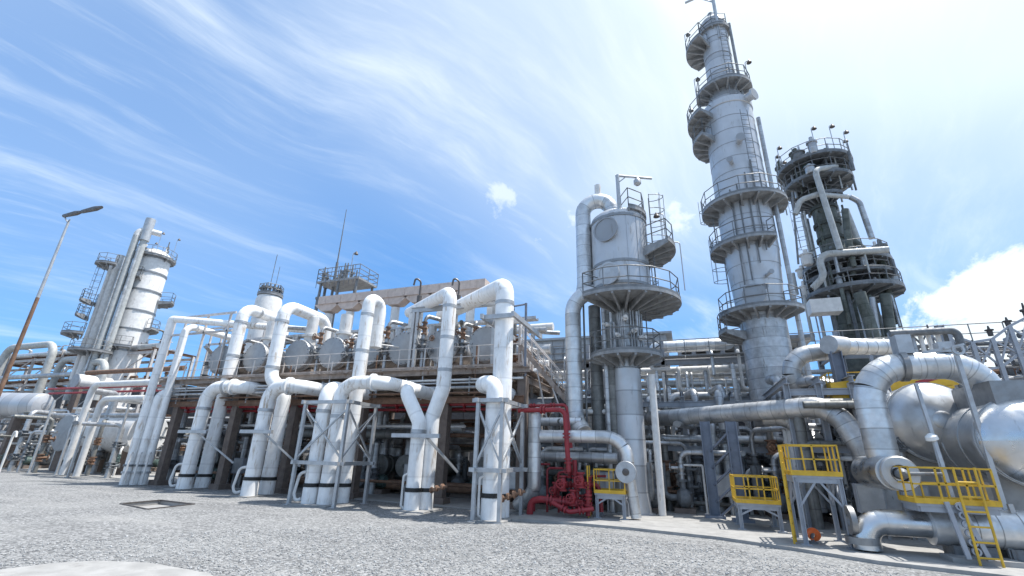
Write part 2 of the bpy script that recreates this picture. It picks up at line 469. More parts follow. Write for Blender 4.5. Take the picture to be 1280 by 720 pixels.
# concrete apron along the plant, raised a few centimetres, with its joints cut as separate slabs
apron = []
edge = [gr(640, 651), gr(700, 655), gr(790, 663), gr(900, 675), gr(1000, 690), gr(1100, 706), gr(1280, 727)]
mb = MB()
ex = [(p.x, p.y) for p in edge]
mb.prism(ex + [(30, ex[-1][1]-1), (30, 60), (ex[0][0], 60)], -.2, .09)
ob('plant_apron', mb, 'concrete', kind='structure', flat=True)
AZ = .09
mb = MB(); mb.prism([(ex[0][0]-.12, 20.6), (-70, 27.), (-70, 60), (ex[0][0]-.12, 60)], -.2, .05)
ob('plant_floor', mb, 'concrete', kind='structure', flat=True)
pts = [gr(-40, 722), gr(60, 709), gr(120, 705.5), (gr(185, 708)), gr(262, 722), gr(300, 760), gr(-60, 800)]
mb = MB(); mb.prism([(p.x, p.y) for p in pts][::-1], -.2, .07); ob('concrete_slab', mb, 'concrete', kind='structure', flat=True)
# shallow pit with a steel rim and a pale concrete cover
A, B, C_, D = PIT
t = thing('drain_pit', 'square drain pit with a dark steel rim and pale sunken lid in the gravel', 'drain', (A+C_)/2)
for i in range(4):
    p, q = PIT[i], PIT[(i+1) % 4]; mb = MB(); mb.extrude([p, q, q+Vector((0, 0, -.32)), p+Vector((0, 0, -.32))], (((A+C_)/2-(p+q)/2).normalized()*-.08)); ob('side_wall', mb, 'concrete', t, flat=True)
    d = (q-p).normalized()*.03; mb = MB(); mb.bar(p+d+Vector((0, 0, .012)), q-d+Vector((0, 0, .012)), .07, .045); ob('rim', mb, 'lamp_dark', t, flat=True)
cen = (A+B+C_+D)/4
mb = MB(); mb.prism([((p-cen)*.97+cen).xy[:] for p in (A, D, C_, B)], -.30, -.16); ob('lid', mb, 'concrete', t, flat=True)

# ================================================================== LOOP PIPES IN FRONT OF THE RACK
def V(u, v, x, y): return Vector((x, y, zat(x, y, v)))
def foot_at(u, v, um, vm):
    """ground Y from the foot pixel, X chosen so that the riser passes through pixel (um, vm)"""
    Y = gr(u, v).y; p = at(um, vm, Y); return p.x, Y
def riser(root, x, y, pts, r, top_dirs, seam=()):
    pass
def loop_base(root, x, y, r, vband):
    z = zat(x, y, vband)
    mb = MB(); mb.ring((x, y, z), (0, 0, 1), r*.7, r*1.12, .16); ob('clamp_band', mb, 'black_band', root)
    mb = MB(); mb.lathe((x, y, .0), (0, 0, 1), [(0, r*1.22), (.04, r*1.22), (.05, r*1.07), (z-.1, r*1.07), (z-.08, r*1.02)], 18); ob('base_sleeve', mb, 'white_paint', root)
def pad(root, x0, y0, x1, y1):
    mb = MB(); n = 9                                    # rough poured footing
    P = []
    for i in range(4*n):
        f = i/n; k = int(f); g = f-k
        c = [(x0, y0), (x1, y0), (x1, y1), (x0, y1)]; a, b = c[k], c[(k+1) % 4]
        P.append((a[0]+(b[0]-a[0])*g+random.uniform(-.05, .05), a[1]+(b[1]-a[1])*g+random.uniform(-.05, .05)))
    mb.prism(P, -.1, .055); ob('footing', mb, 'concrete', root, flat=True)
def hose(root, x, y, r, zt):
    mb = MB(); mb.tube([(x-r*.9, y-r*.5, zt), (x-r*1.6, y-r*.9, zt-.05), (x-r*1.9, y-r*1.1, .45), (x-r*1.5, y-r*1.0, .12), (x-r*.9, y-r*.7, .25)], .07, 8, .25)
    ob('drain_pipe', mb, 'white_worn', root)
def weld_bands(root, segs, r):
    for p, d in segs:
        mb = MB(); mb.ring(p, d, r*.9, r*1.09, .16, 18); ob('weld_band', mb, 'galvanised', root)
YD = Vector((0, 1, 0))
LOOPG = 'white loop pipes rising in front of the rack'

# ---- first loop from the left
x1, y1 = foot_at(231, 612, 246, 545); r1 = .38
t = thing('expansion_loop', 'first thick pair of white loop pipes from the left, next to the slim pipes', 'pipe loop', (x1, y1, 0), LOOPG)
zt = zat(x1, y1, 484)
mb = MB(); mb.tube([(x1, y1, .02), (x1, y1, zt), (x1+2.5, y1+.25, zt), (x1+2.9, y1+3.2, zt)], r1, 20, .95); mb.ring((x1+1.9, y1+.18, zt), (1, .1, 0), r1*.9, r1*1.3, .12, 20); ob('front_pipe', mb, 'white_paint', t)
x2 = at(283, 480, y1+1.15).x; y2 = y1+1.15
zt2 = zat(x2, y2, 384)
mb = MB(); mb.tube([(x2, y2, .02), (x2, y2, zt2), (x2, y2+3.6, zt2-.1), (x2, y2+3.6, zt2-2.)], r1, 20, .8); ob('rear_pipe', mb, 'white_paint', t)
loop_base(t, x1, y1, r1, 594); loop_base(t, x2, y2, r1, 594); hose(t, x1, y1, r1, zat(x1, y1, 580)); pad(t, x1-.75, y1-.6, x2+.6, y2+.6)
weld_bands(t, [((x1, y1, zt-1.3), (0, 0, 1)), ((x2, y2, zt2-1.1), (0, 0, 1)), ((x2, y2, zt2-3.4), (0, 0, 1)), ((x1+1.3, y1+.13, zt), (1, .1, 0)), ((x2, y2+1.2, zt2-.03), YD)], r1)
z = zat(x1, y1, 540)
mb = MB(); mb.bar((x1-1.0, y1-.45, z), (x2+1.4, y1-.45, z), .14, .18); ob('support_beam', mb, 'galvanised', t, flat=True)
mb = MB(); mb.bar((x1+.4, y1-.4, z), (x1+1.9, y1+1.3, z-1.7), .1, .1); ob('brace', mb, 'galvanised', t, flat=True)

# ---- second loop
x1, y1 = foot_at(314, 621, 326, 545)
t = thing('expansion_loop', 'second thick pair of white loop pipes from the left, its arm ending over a drum', 'pipe loop', (x1, y1, 0), LOOPG)
zt = zat(x1, y1, 483)
mb = MB(); mb.tube([(x1, y1, .02), (x1, y1, zt), (x1+1.75, y1+.15, zt), (x1+2.0, y1+3., zt)], r1, 20, .85); mb.ring((x1+1.25, y1+.11, zt), (1, .1, 0), r1*.9, r1*1.3, .12, 20); ob('front_pipe', mb, 'white_paint', t)
y2 = y1+1.15; xb = at(346, 545, y2).x; xt = at(349, 420, y2).x
zt2 = zat(xt, y2, 381); zk = zat(xt, y2, 470)
mb = MB(); mb.tube([(xb, y2, .02), (xb, y2, zk-1.1), (xt, y2, zk-.1), (xt, y2, zt2), (xt+.1, y2+3.7, zt2-.1), (xt+.1, y2+3.7, zt2-2.2)], r1, 20, .8); ob('rear_pipe', mb, 'white_paint', t)
LOOP2_ARM = (xt+.1, y2+3.7)
loop_base(t, x1, y1, r1, 598); loop_base(t, xb, y2, r1, 598); hose(t, x1, y1, r1, zat(x1, y1, 584)); pad(t, x1-.75, y1-.6, xb+.6, y2+.6)
weld_bands(t, [((x1, y1, zt-1.3), (0, 0, 1)), ((xt, y2, zt2-1.1), (0, 0, 1)), ((xt, y2, zk+.5), (0, 0, 1)), ((xt+.03, y2+2.4, zt2-.06), YD)], r1)
z = zat(x1, y1, 540)
mb = MB(); mb.bar((x1-1.0, y1-.45, z), (xb+1.3, y1-.45, z), .14, .18); ob('support_beam', mb, 'galvanised', t, flat=True)
mb = MB(); mb.bar((x1+.5, y1-.4, z), (x1+1.8, y1+1.3, z-1.7), .1, .1); ob('brace', mb, 'galvanised', t, flat=True)

def brace_frame(name, label, x0, x1_, y0, yb, v_top, v_mid, v0):
    t = thing(name, label, 'support frame', ((x0+x1_)/2, (y0+yb)/2, 0), 'braced frames around the white loop pipes')
    zt = zat(x0, y0, v_top); zm = zat(x0, y0, v_mid)
    c = [(x0, y0), (x1_, y0), (x1_, yb), (x0, yb)]
    for (x, y) in c:
        mb = MB(); mb.bar((x, y, 0), (x, y, zt), .14); mb.box((x, y, .012), (.3, .3, .024)); ob('post', mb, 'galvanised', t, flat=True)
    for zz in (zt, zm):
        for i in range(4):
            a, b = c[i], c[(i+1) % 4]
            mb = MB(); A_, B_ = Vector((*a, zz+.083)), Vector((*b, zz+.083)); d = (B_-A_).normalized()
            mb.bar(A_-d*.25, B_+d*.25, .13 if i % 2 else .128, .16 if i % 2 else .156); ob('ring_beam', mb, 'galvanised', t, flat=True)
    for i in range(4):
        a, b = c[i], c[(i+1) % 4]; h = (zt-zm)
        mb = MB(); mb.bar((a[0], a[1], zm+h*.1), (b[0], b[1], zm+h*.92), .07); ob('cross_brace', mb, 'galvanised', t, flat=True)
        o = .05
        mb = MB(); mb.bar((b[0], b[1]+o, zm+h*.1), (a[0], a[1]+o, zm+h*.92), .07); ob('cross_brace', mb, 'galvanised', t, flat=True)
    return t

# ---- the group of three pipes
x1, y1 = foot_at(390, 631, 397, 560)
t = thing('expansion_loop', 'three white pipes side by side inside a braced steel frame, the middle one bending sideways', 'pipe loop', (x1, y1, 0), LOOPG)
r3 = .325
zt = zat(x1, y1, 483)
mb = MB(); mb.tube([(x1, y1, .02), (x1, y1, zt), (x1, y1+3.6, zt)], r3, 20, .6); ob('front_pipe', mb, 'white_paint', t)
x2 = at(416, 560, y1+.15).x; y2 = y1+.15; z2 = zat(x2, y2, 484)
mb = MB(); mb.tube([(x2, y2, .02), (x2, y2, z2-.15), (x2+.7, y2-.02, z2+.2), (x2+2.35, y2+.1, z2+.2), (x2+2.6, y2+3.2, z2+.2)], r3, 20, .8); mb.ring((x2+1.8, y2+.06, z2+.2), (1, .05, 0), r3*.9, r3*1.3, .12, 20); ob('middle_pipe', mb, 'white_paint', t)
x3 = at(438, 545, y1+1.1).x; y3 = y1+1.1; z3 = zat(x3, y3, 372)
mb = MB(); mb.tube([(x3, y3, .02), (x3, y3, z3), (x3+.05, y3+.95, z3-.1), (x3+.05, y3+.95, z3-2.6)], r3*1.04, 20, .44); ob('rear_pipe', mb, 'white_paint', t)
for xx, yy in ((x1, y1), (x2, y2), (x3, y3)): loop_base(t, xx, yy, r3, 606)
hose(t, x1, y1, r3, zat(x1, y1, 590)); pad(t, x1-.6, y1-.65, x3+.6, y3+.6)
weld_bands(t, [((x1, y1, zt-1.2), (0, 0, 1)), ((x3, y3, z3-1.), (0, 0, 1)), ((x3, y3, z3-3.), (0, 0, 1)), ((x2, y2, z2-1.4), (0, 0, 1))], r3)
fx0 = at(372, 565, y1-.45).x; fx1 = at(406, 565, y1-.45).x
brace_frame('brace_frame', 'galvanised square frame of posts and crossed braces around the three white pipes', fx0, fx1+.95, y1-.45, y1+1.7, 505, 580, 0)

# ---- the Y shaped pair
x1, y1 = foot_at(517, 639, 519, 585)
t = thing('expansion_loop', 'white pair of pipes parting like the letter Y, one bend short and one tall', 'pipe loop', (x1, y1, 0), LOOPG)
zk = zat(x1, y1, 528); xt = at(505, 490, y1).x; zt = zat(xt, y1, 485)
mb = MB(); mb.tube([(x1, y1, .02), (x1, y1, zk), (xt, y1, zt), (xt+.1, y1+3.6, zt+.02)], r3, 20, .55); ob('front_pipe', mb, 'white_paint', t)
y2 = y1+.55; x2 = at(535, 585, y2).x; zk2 = zat(x2, y2, 522); xt2 = at(557, 450, y2).x; zk3 = zat(xt2, y2, 484); zt2 = zat(xt2, y2, 365)
e = at(512, 391, y2+5.2)
mb = MB(); mb.tube([(x2, y2, .02), (x2, y2, zk2), (xt2, y2, zk3), (xt2, y2, zt2), e], r3*1.06, 20, .6); ob('rear_pipe', mb, 'white_paint', t)
loop_base(t, x1, y1, r3, 612); loop_base(t, x2, y2, r3, 612); pad(t, x1-.6, y1-.6, x2+.6, y2+.6)
mb = MB(); mb.tube([(x1-.3, y1-.2, .1), (x1-.36, y1-.3, .2), (x1-.36, y1-.3, 1.4), (x1-.2, y1-.2, 1.5)], .05, 8, .1); ob('drain_pipe', mb, 'white_worn', t)
weld_bands(t, [((x1, y1, zk-.4), (0, 0, 1)), ((xt2, y2, zt2-.8), (0, 0, 1)), ((xt2, y2, zk3+.8), (0, 0, 1)), ((xt2, y2, zk3+2.4), (0, 0, 1))], r3)
mb = MB()
for k in range(3):
    a = Vector((x2+.25+.3*k, y2-.1-.05*k, zat(x2, y2, 612)+.08*k)); mb.lathe(a, (1, -.1, .1), [(0, .06), (.02, .13), (.1, .13), (.12, .06), (.3, .05)], 10)
ob('drain_valve', mb, 'rust_steel', t)
z = zat(x1, y1, 545)
mb = MB(); mb.bar((x1-1.1, y1-.42, z), (x2+1.0, y1-.42, z), .13, .17); ob('support_beam', mb, 'galvanised', t, flat=True)
mb = MB(); mb.bar((x1+.6, y1-.38, z), (x1+1.5, y1+1.2, z-1.5), .1, .1); ob('brace', mb, 'galvanised', t, flat=True)

# ---- the tallest pair on the right
x1, y1 = foot_at(613, 651, 615, 585); r5 = .35
t = thing('expansion_loop', 'tallest white pair of loop pipes, last on the right, with a thick collared riser', 'pipe loop', (x1, y1, 0), LOOPG)
zt = zat(x1, y1, 479)
mb = MB(); mb.tube([(x1, y1, .1), (x1, y1, zt), (x1-.75, y1+.25, zt+.02), (x1-.8, y1+4., zt+.02)], r5, 20, .5); ob('front_pipe', mb, 'white_paint', t)
y2 = y1+.9; x2 = at(629, 440, y2).x; zt2 = zat(x2, y2, 357); r6 = .43
e = at(553, 394, y2+6.2)
mb = MB(); mb.tube([(x2, y2, .1), (x2, y2, zt2), e], r6, 22, .55); ob('rear_pipe', mb, 'white_paint', t)
loop_base(t, x1, y1, r5, 619); loop_base(t, x2, y2, r6, 619); pad(t, x1-.6, y1-.62, x2+.75, y2+.7)
weld_bands(t, [((x1, y1, zt-.75), (0, 0, 1)), ((x2, y2, zt2-.9), (0, 0, 1))], r6*.98)
mb = MB(); mb.tube([(x1-.3, y1-.2, .1), (x1-.36, y1-.35, .2), (x1-.36, y1-.35, 1.5), (x1-.2, y1-.2, 1.6)], .05, 8, .1); ob('drain_pipe', mb, 'white_worn', t)
mb = MB()
for k in range(4):
    a = Vector((x2+.3+.25*k, y2-.5, zat(x2, y2, 622)+.09*k)); mb.lathe(a, (1, -.1, .2), [(0, .06), (.02, .14), (.1, .14), (.12, .06), (.26, .05)], 10)
ob('drain_valve', mb, 'rust_steel', t)
zc = zat(x2, y2, 399)
mb = MB()
mb.bar((x2-.85, y2-.52, zc), (x2+.75, y2-.52, zc), .12, .2); mb.bar((x2-.85, y2+.55, zc), (x2+.75, y2+.55, zc), .12, .2)
mb.bar((x2+.7, y2-.8, zc-.01), (x2+.7, y2+3.6, zc-.01), .14, .22); mb.bar((x2-.8, y2-.8, zc-.012), (x2-.8, y2+3.6, zc-.012), .14, .22)
ob('clamp_collar', mb, 'galvanised', t, flat=True)
fx0 = at(594.5, 575, y1-.5).x; fx1 = at(626, 575, y1-.5).x
brace_frame('brace_frame', 'galvanised square frame of posts and crossed braces around the tallest white loop pipes', fx0, fx1, y1-.5, y1+2.0, 503, 590, 0)

# ---- three slim pipes further left
GSL = 'slim white pipes left of the loops'
x1, y1 = foot_at(158, 607, 180, 515); rs = .235
za = zat(x1, y1, 397)
def slim(label, u, v, um, vm, path_fn):
    x, y = foot_at(u, v, um, vm)
    t = thing('riser_pipe', label, 'pipe', (x, y, 0), GSL)
    mb = MB(); mb.tube(path_fn(x, y), rs, 14, .6); ob('pipe_run', mb, 'white_paint', t)
    for k, zz in enumerate((.75, 1.15)):
        mb = MB(); mb.ring((x, y, zz), (0, 0, 1), rs*.8, rs*1.3, .12, 14); ob('flange', mb, 'machine_grey' if k else 'galvanised', t)
    mb = MB(); mb.tube([(x+.3, y-.2, 1.9), (x+.42, y-.35, 1.9), (x+.42, y-.35, .1)], .06, 8, .12); ob('drain_pipe', mb, 'white_worn', t)
    return x, y
slim('slim white pipe, leftmost of three at the rack end, turning level over the deck', 158, 607, 181, 515, lambda x, y: [(x, y, .02), (x, y, zat(x, y, 399)), (x+.2, y+.1, zat(x, y, 399)+.01), (x+8.2, y+4., zat(x, y, 399)-.3)])
slim('slim white pipe, middle of three at the rack end, bending low into the rack', 171, 607, 188, 530, lambda x, y: [(x, y, .02), (x, y, zat(x, y, 489)), (x+.6, y+4.8, zat(x, y, 489))])
slim('slim white pipe, rightmost of three at the rack end, rising past the deck', 184, 607, 203, 515, lambda x, y: [(x, y, .02), (x, y, zat(x, y, 407)), (x+.2, y+4, zat(x, y, 407)-.1)])

# ================================================================== PIPE RACK behind the loops
YR = 21.6                                             # rack front line
XL, XR = at(205, 470, YR).x, at(655, 468, YR).x
ZD = zat(at(560, 470, YR).x, YR, 461)                 # top of the deck
t = thing('pipe_rack', 'long pipe rack with rust stained deck on brown columns behind the white loops', 'pipe rack', ((XL+XR)/2, YR+3, 0))
RACK = t
cols = [at(u, 555, YR).x for u in (206, 281, 357, 444, 551)] + [at(650, 555, YR).x]
for x in cols:
    for y in (YR+.3, YR+5.2, YR+10.):
        mb = MB(); mb.box((x, y, ZD/2-.25), (.44, .46, ZD-.5)); mb.box((x, y, .15), (.8, .8, .3)); ob('column', mb, 'fire_concrete', t, flat=True)
for y in (YR, YR+5.2, YR+10.):
    mb = MB(); mb.ibeam((XL-.3, y, ZD-.19), (XR+.3, y, ZD-.19), .22, .26, .03); ob('deck_beam', mb, 'deck_steel', t, flat=True)
for x in cols:
    mb = MB(); mb.ibeam((x, YR+.13, ZD-.55), (x, YR+10., ZD-.55), .25, .4, .03); ob('cross_beam', mb, 'deck_steel', t, flat=True)
n = 26
for i in range(n):
    xa = XL+(XR-XL)*i/n; xb = XL+(XR-XL)*(i+1)/n-.03
    mb = MB(); mb.box(((xa+xb)/2, YR+5., ZD-.03+random.uniform(-.008, .008)), (xb-xa, 10.6, .05)); ob('deck_panel', mb, 'deck_steel', t, flat=True)
mb = MB(); mb.box(((XL+XR)/2, YR-.32, ZD+.06), (XR-XL, .02, .10)); ob('toe_board', mb, 'deck_steel', t, flat=True)
zlow = zat(at(560, 505, YR).x, YR, 500)
for y, w in ((YR+.05, .2), (YR+5.2, .2)):
    mb = MB(); mb.ibeam((XL, y, zlow), (XR, y, zlow), w, .32, .03); ob('lower_beam', mb, 'rust_steel', t, flat=True)
# handrail of the deck
xs = [XL + (XR-XL)*i/22 for i in range(23)]
for x in xs[:-1:2]:
    mb = MB(); mb.sweep([(x, YR-.3, ZD), (x, YR-.3, ZD+1.1)], .024, 6); ob('rail_post', mb, 'pale_rail', t)
for h in (.55, 1.1):
    mb = MB(); mb.sweep([(XL, YR-.3, ZD+h), (XR, YR-.3, ZD+h)], .02, 6); ob('hand_rail', mb, 'pale_rail', t)
# structure of light posts over the left end of the deck
zr = zat(at(230, 400, YR+1).x, YR+1, 402)
for i, u in enumerate((222, 236, 262, 290)):
    x = at(u, 430, YR+1).x
    for y in (YR+.4, YR+3.4):
        mb = MB(); mb.bar((x, y, ZD), (x, y, zr), .12); ob('upper_post', mb, 'pale_rail', t, flat=True)
for y in (YR+.4, YR+3.4):
    for zz in (zr, zr-1.3):
        mb = MB(); mb.bar((at(218, 430, YR+1).x, y, zz+.07), (at(296, 430, YR+1).x, y, zz+.07), .12, .14); ob('upper_beam', mb, 'pale_rail', t, flat=True)

# ---- exchangers on the deck: a channel head faces the yard
EXG = 'round exchangers on the rack deck'
def exchanger(label, x, r, y0=YR+.55, length=5.5, cap_pipe=True):
    zc = ZD+.42+r
    t = thing('heat_exchanger', label, 'heat exchanger', (x, y0, ZD), EXG)
    mb = MB(); mb.lathe((x, y0+.5, zc), (0, 1, 0), [(0, r*.86), (length-.6, r*.86), (length-.25, r*.7), (length, r*.2)], 24); ob('shell', mb, 'dull_cladding', t)
    mb = MB(); mb.lathe((x, y0, zc), (0, 1, 0), [(0, r*.93), (.02, r*.97), (.1, r), (.14, r*.90), (.38, r*.90), (.4, r), (.52, r), (.54, r*.88)], 28); ob('channel_head', mb, 'drum_grey', t)
    mb = MB()
    for k in range(20):
        a = 2*PI*k/20; mb.cyl((x+math.cos(a)*r*.9, y0-.03, zc+math.sin(a)*r*.9), (x+math.cos(a)*r*.9, y0+.02, zc+math.sin(a)*r*.9), .03, 6)
    b = ob('bolt_ring', mb, 'machine_grey', t); b['kind'] = 'stuff'
    for s in (.9, length-1.3):
        mb = MB(); mb.box((x, y0+s, ZD+.3), (r*1.3, .25, .6)); ob('saddle', mb, 'deck_steel', t, flat=True)
    mb = MB(); mb.lathe((x, y0+.9, zc+r*.75), (0, 0, 1), [(0, r*.38), (r*.55, r*.38), (r*.56, r*.52), (r*.7, r*.52), (r*.71, r*.36), (r*1.9, r*.36)], 16); ob('nozzle', mb, 'white_worn', t)
    mb = MB(); mb.lathe((x, y0+3.2, zc+r*.75), (0, 0, 1), [(0, r*.3), (r*.4, r*.3), (r*.41, r*.44), (r*.52, r*.44), (r*.53, r*.28), (r*1.5, r*.28)], 14); ob('nozzle', mb, 'dull_cladding', t)
    return t
descr = ['grey exchanger head behind the first loop pipe', 'grey exchanger head right of the first loop pipe', 'grey round exchanger head between the first and second loops',
         'grey round exchanger head under the end of the second loop arm', 'grey exchanger head left of the tall rear pipe of the three', 'grey exchanger head left of the galvanised deck post',
         'grey exchanger head behind the tall limb of the Y pipes', 'grey exchanger head left of the tallest riser, last on the deck']
for d_, u in zip(descr, (276, 319, 371, 414, 457, 503, 552, 606)):
    exchanger(d_, at(u, 440, YR+.55).x, 1.0)
# ---- cream header duct across the top with arched gussets
yH = YR+5.0
hx0, hx1 = at(405, 370, yH).x, at(610, 352, yH).x
zh = zat(at(602, 352, yH).x, yH, 352)
t = thing('header_duct', 'cream box girder running along the top of the rack with haunched legs', 'duct', ((hx0+hx1)/2, yH, zh))
dh = mpx(at(540, 360, yH), 11)
mb = MB(); mb.box(((hx0+hx1)/2, yH, zh-dh/2), (hx1-hx0, 1.0, dh)); ob('girder', mb, 'cream_duct', t, flat=True)
for i in range(7):
    x = hx0 + (hx1-hx0)*(i+.4)/7
    mb = MB(); mb.extrude([(x-1.2, yH-.4, zh-dh+.02), (x-.45, yH-.4, zh-dh-.55), (x+.45, yH-.4, zh-dh-.55), (x+1.2, yH-.4, zh-dh+.02)], (0, .8, 0)); ob('haunch', mb, 'cream_duct', t, flat=True)
    mb = MB(); mb.cyl((x, yH, ZD), (x, yH, zh-dh-.7), .30, 14); ob('leg', mb, 'white_worn', t)
for i in range(10):
    x = hx0 + (hx1-hx0)*(i+.5)/10
    mb = MB(); mb.box((x, yH-.51, zh-dh/2), (.07, .05, dh*.96)); ob('stiffener', mb, 'cream_duct', t, flat=True)
# deck post frame near the Y pipes
yF = YR+.2
px0, px1 = at(513, 440, yF).x, at(618, 440, yF).x
zF = zat(px0, yF, 391)
t = thing('deck_portal', 'galvanised post and long level beam standing on the deck beside the Y pipes', 'support frame', (px0, yF, ZD))
for x in (px0, px0+.28): 
    mb = MB(); mb.bar((x, yF, ZD), (x, yF, zF), .16); ob('post', mb, 'galvanised', t, flat=True)
mb = MB(); mb.ibeam((px0-.2, yF, zF+.15), (px1, yF, zF+.15), .2, .3, .03); ob('beam', mb, 'galvanised', t, flat=True)
mb = MB(); mb.bar((px1-.1, yF, ZD), (px1-.1, yF, zF), .16); ob('post', mb, 'galvanised', t, flat=True)
# small davits on the girder
for u, lab in ((523, 'small dark davit hook on the girder above the Y pipes'), (572, 'small dark davit hook on the girder left of the tallest loop')):
    p = at(u, 385, YR+2); b = zat(p.x, p.y, 385); tp = zat(p.x, p.y, 352)
    mb = MB(); mb.tube([(p.x, p.y, ZD), (p.x, p.y, tp), (p.x-.3, p.y-.2, tp+.25), (p.x-.35, p.y-.25, tp-.3)], .06, 8, .25)
    mb.lathe((p.x, p.y, b+.3), (0, 0, 1), [(0, .08), (.05, .16), (.5, .16), (.55, .08)], 10)
    ob('davit', mb, 'lamp_dark', label=lab, cat='davit', group='davits over the deck')
# pipes along the deck behind the exchangers
for i, (y, h, r, m) in enumerate(((YR+7.2, .9, .3, 'cladding'), (YR+8.2, 1.7, .22, 'white_worn'), (YR+8.8, 2.8, .36, 'cladding'), (YR+7.6, 3.9, .2, 'dull_cladding'), (YR+9.4, 4.6, .28, 'white_worn'))):
    pipe('deck_pipe', ['silver level pipe low behind the exchangers', 'thin white level pipe behind the exchangers', 'thick silver level pipe behind the exchangers', 'thin grey level pipe high behind the exchangers', 'white level pipe highest behind the exchangers'][i],
         [(XL+3, y, ZD+h), (XR-1, y, ZD+h)], r, m, group='level pipes behind the deck exchangers')
# valve risers between exchangers
def valve_mesh(mb, p, r=.12, wheel=.22):
    p = Vector(p)
    mb.lathe(p-Vector((0, 0, .3)), (0, 0, 1), [(0, r*1.7), (.06, r*1.7), (.08, r), (.2, r*1.2), (.3, r*1.6), (.4, r*1.2), (.52, r), (.54, r*1.7), (.6, r*1.7)], 12)
    mb.cyl(p, p+Vector((0, -.45, 0)), r*.7, 8); mb.ring(p+Vector((0, -.5, 0)), (0, 1, 0), wheel*.8, wheel, .04, 14); mb.cyl(p+Vector((0, -.35, 0)), p+Vector((0, -.55, 0)), .03, 6)
    for k in range(3):
        a = PI*k/3; d = Vector((math.cos(a), 0, math.sin(a)))*wheel*.9; mb.sweep([p+Vector((0, -.5, 0))-d, p+Vector((0, -.5, 0))+d], .015, 5)
base = thing('valve_riser', 'small riser pipe with a handwheel valve standing between exchangers', 'valve', (at(345, 440, YR+.4).x, YR+.4, ZD), 'handwheel risers between the exchangers')
p0 = ROOT[base]
mb = MB(); mb.tube([p0, p0+Vector((0, 0, 2.6)), p0+Vector((0, 2.2, 2.6))], .1, 10, .3); ob('pipe_run', mb, 'dull_cladding', base)
mb = MB(); valve_mesh(mb, p0+Vector((0, 0, 1.2))); ob('valve', mb, 'machine_grey', base)
mb = MB(); valve_mesh(mb, p0+Vector((0, 0, 2.0)), .1, .18); ob('valve', mb, 'rust_steel', base)
for u, where in ((296, 'the first two loops'), (393, 'the second loop and the three pipes'), (436, 'the three pipes'), (480, 'the three pipes and the deck post'), (527, 'the deck post and the Y pipes'), (545, 'the limbs of the Y pipes'), (575, 'the Y pipes and the tallest loop'), (588, 'the tallest loop and the exchanger left of it')):
    dup(base, label='handwheel valve riser on the deck by ' + where, loc=(at(u, 440, YR+.4+random.uniform(0, .5)).x, YR+.5+random.uniform(0, .6), ZD), rz=random.uniform(-.5, .5), scale=(1, 1, random.uniform(.8, 1.35)))

# ---- rusty posts and rails between the exchangers
t = thing('deck_rail_structure', 'rust flecked frame of thin posts and rails standing behind the exchanger heads', 'support frame', ((XL+XR)/2, YR+.6, ZD))
random.seed(12)
fx = [XL+2.2+(XR-XL-3)*k/15 for k in range(16)]
for k, x in enumerate(fx):
    h = random.uniform(2.2, 3.6)
    mb = MB(); mb.bar((x, YR+2.1, ZD), (x, YR+2.1, ZD+h), .09); ob('frame_post', mb, 'pale_rail', t, flat=True)
    if k:
        for hh in (random.uniform(1.5, 1.9), random.uniform(2.0, 2.2)):
            mb = MB(); mb.bar((fx[k-1]+.05, YR+2.13, ZD+hh), (x-.05, YR+2.13, ZD+hh+random.uniform(-.15, .15)), .06); ob('frame_rail', mb, random.choice(('pale_rail', 'deck_steel', 'galvanised')), t, flat=True)
    if k % 2:
        mb = MB(); mb.tube([(x+.35, YR+2.2, ZD), (x+.35, YR+2.2, ZD+1.3+.4*random.random()), (x+.35, YR+3.6, ZD+1.6)], .07, 8, .25); ob('small_pipe', mb, 'white_worn', t)
    else:
        mb = MB(); mb.sweep([(x-.3, YR+.02, ZD-1.6), (x-.3, YR+.02, ZD+random.uniform(.6, 1.3))], .045, 6); ob('conduit', mb, 'rust_steel' if k % 4 else 'galvanised', t)
# ---- small lines and trays along the deck edge
for i, (dy, dz, r, m, lab) in enumerate(((-.12, -.62, .06, 'white_worn', 'thin white line clipped under the front edge of the deck'), (-.25, -.80, .045, 'galvanised', 'thinnest grey conduit clipped under the front edge of the deck'), (-.15, -1.02, .085, 'dull_cladding', 'silver line clipped under the front edge of the deck'), (-.2, -1.3, .05, 'rust_steel', 'rusty line hung lowest under the front edge of the deck'))):
    P = [(XL+.4*i, YR+dy, ZD+dz), (XR-.5*i, YR+dy, ZD+dz)]
    t = thing('edge_line', lab, 'pipe', P[0], 'small lines under the deck edge')
    mb = MB(); mb.sweep(P, r, 8); ob('pipe_run', mb, m, t)
    for k in range(14):
        x = XL+1+(XR-XL-2)*k/13; mb = MB(); mb.bar((x, YR+dy, ZD-.5), (x, YR+dy, ZD+dz-r-.03), .035); ob('hanger', mb, 'galvanised', t, flat=True)
t = thing('cable_tray', 'long pale cable tray on brackets above the exchanger heads', 'cable tray', ((XL+XR)/2, YR+3.9, ZD))
for k in range(18):
    a, b = XL+3+(XR-XL-3.5)*k/18, XL+3+(XR-XL-3.5)*(k+1)/18-.03
    mb = MB(); mb.box(((a+b)/2, YR+3.9, ZD+3.55), (b-a, .6, .04)); mb.box(((a+b)/2, YR+3.61, ZD+3.62), (b-a, .03, .16)); mb.box(((a+b)/2, YR+4.19, ZD+3.62), (b-a, .03, .16)); ob('tray_section', mb, 'galvanised', t, flat=True)
    if k % 2 == 0:
        mb = MB(); mb.bar((a, YR+3.9, ZD), (a, YR+3.9, ZD+3.52), .1); ob('bracket_post', mb, 'pale_rail', t, flat=True)

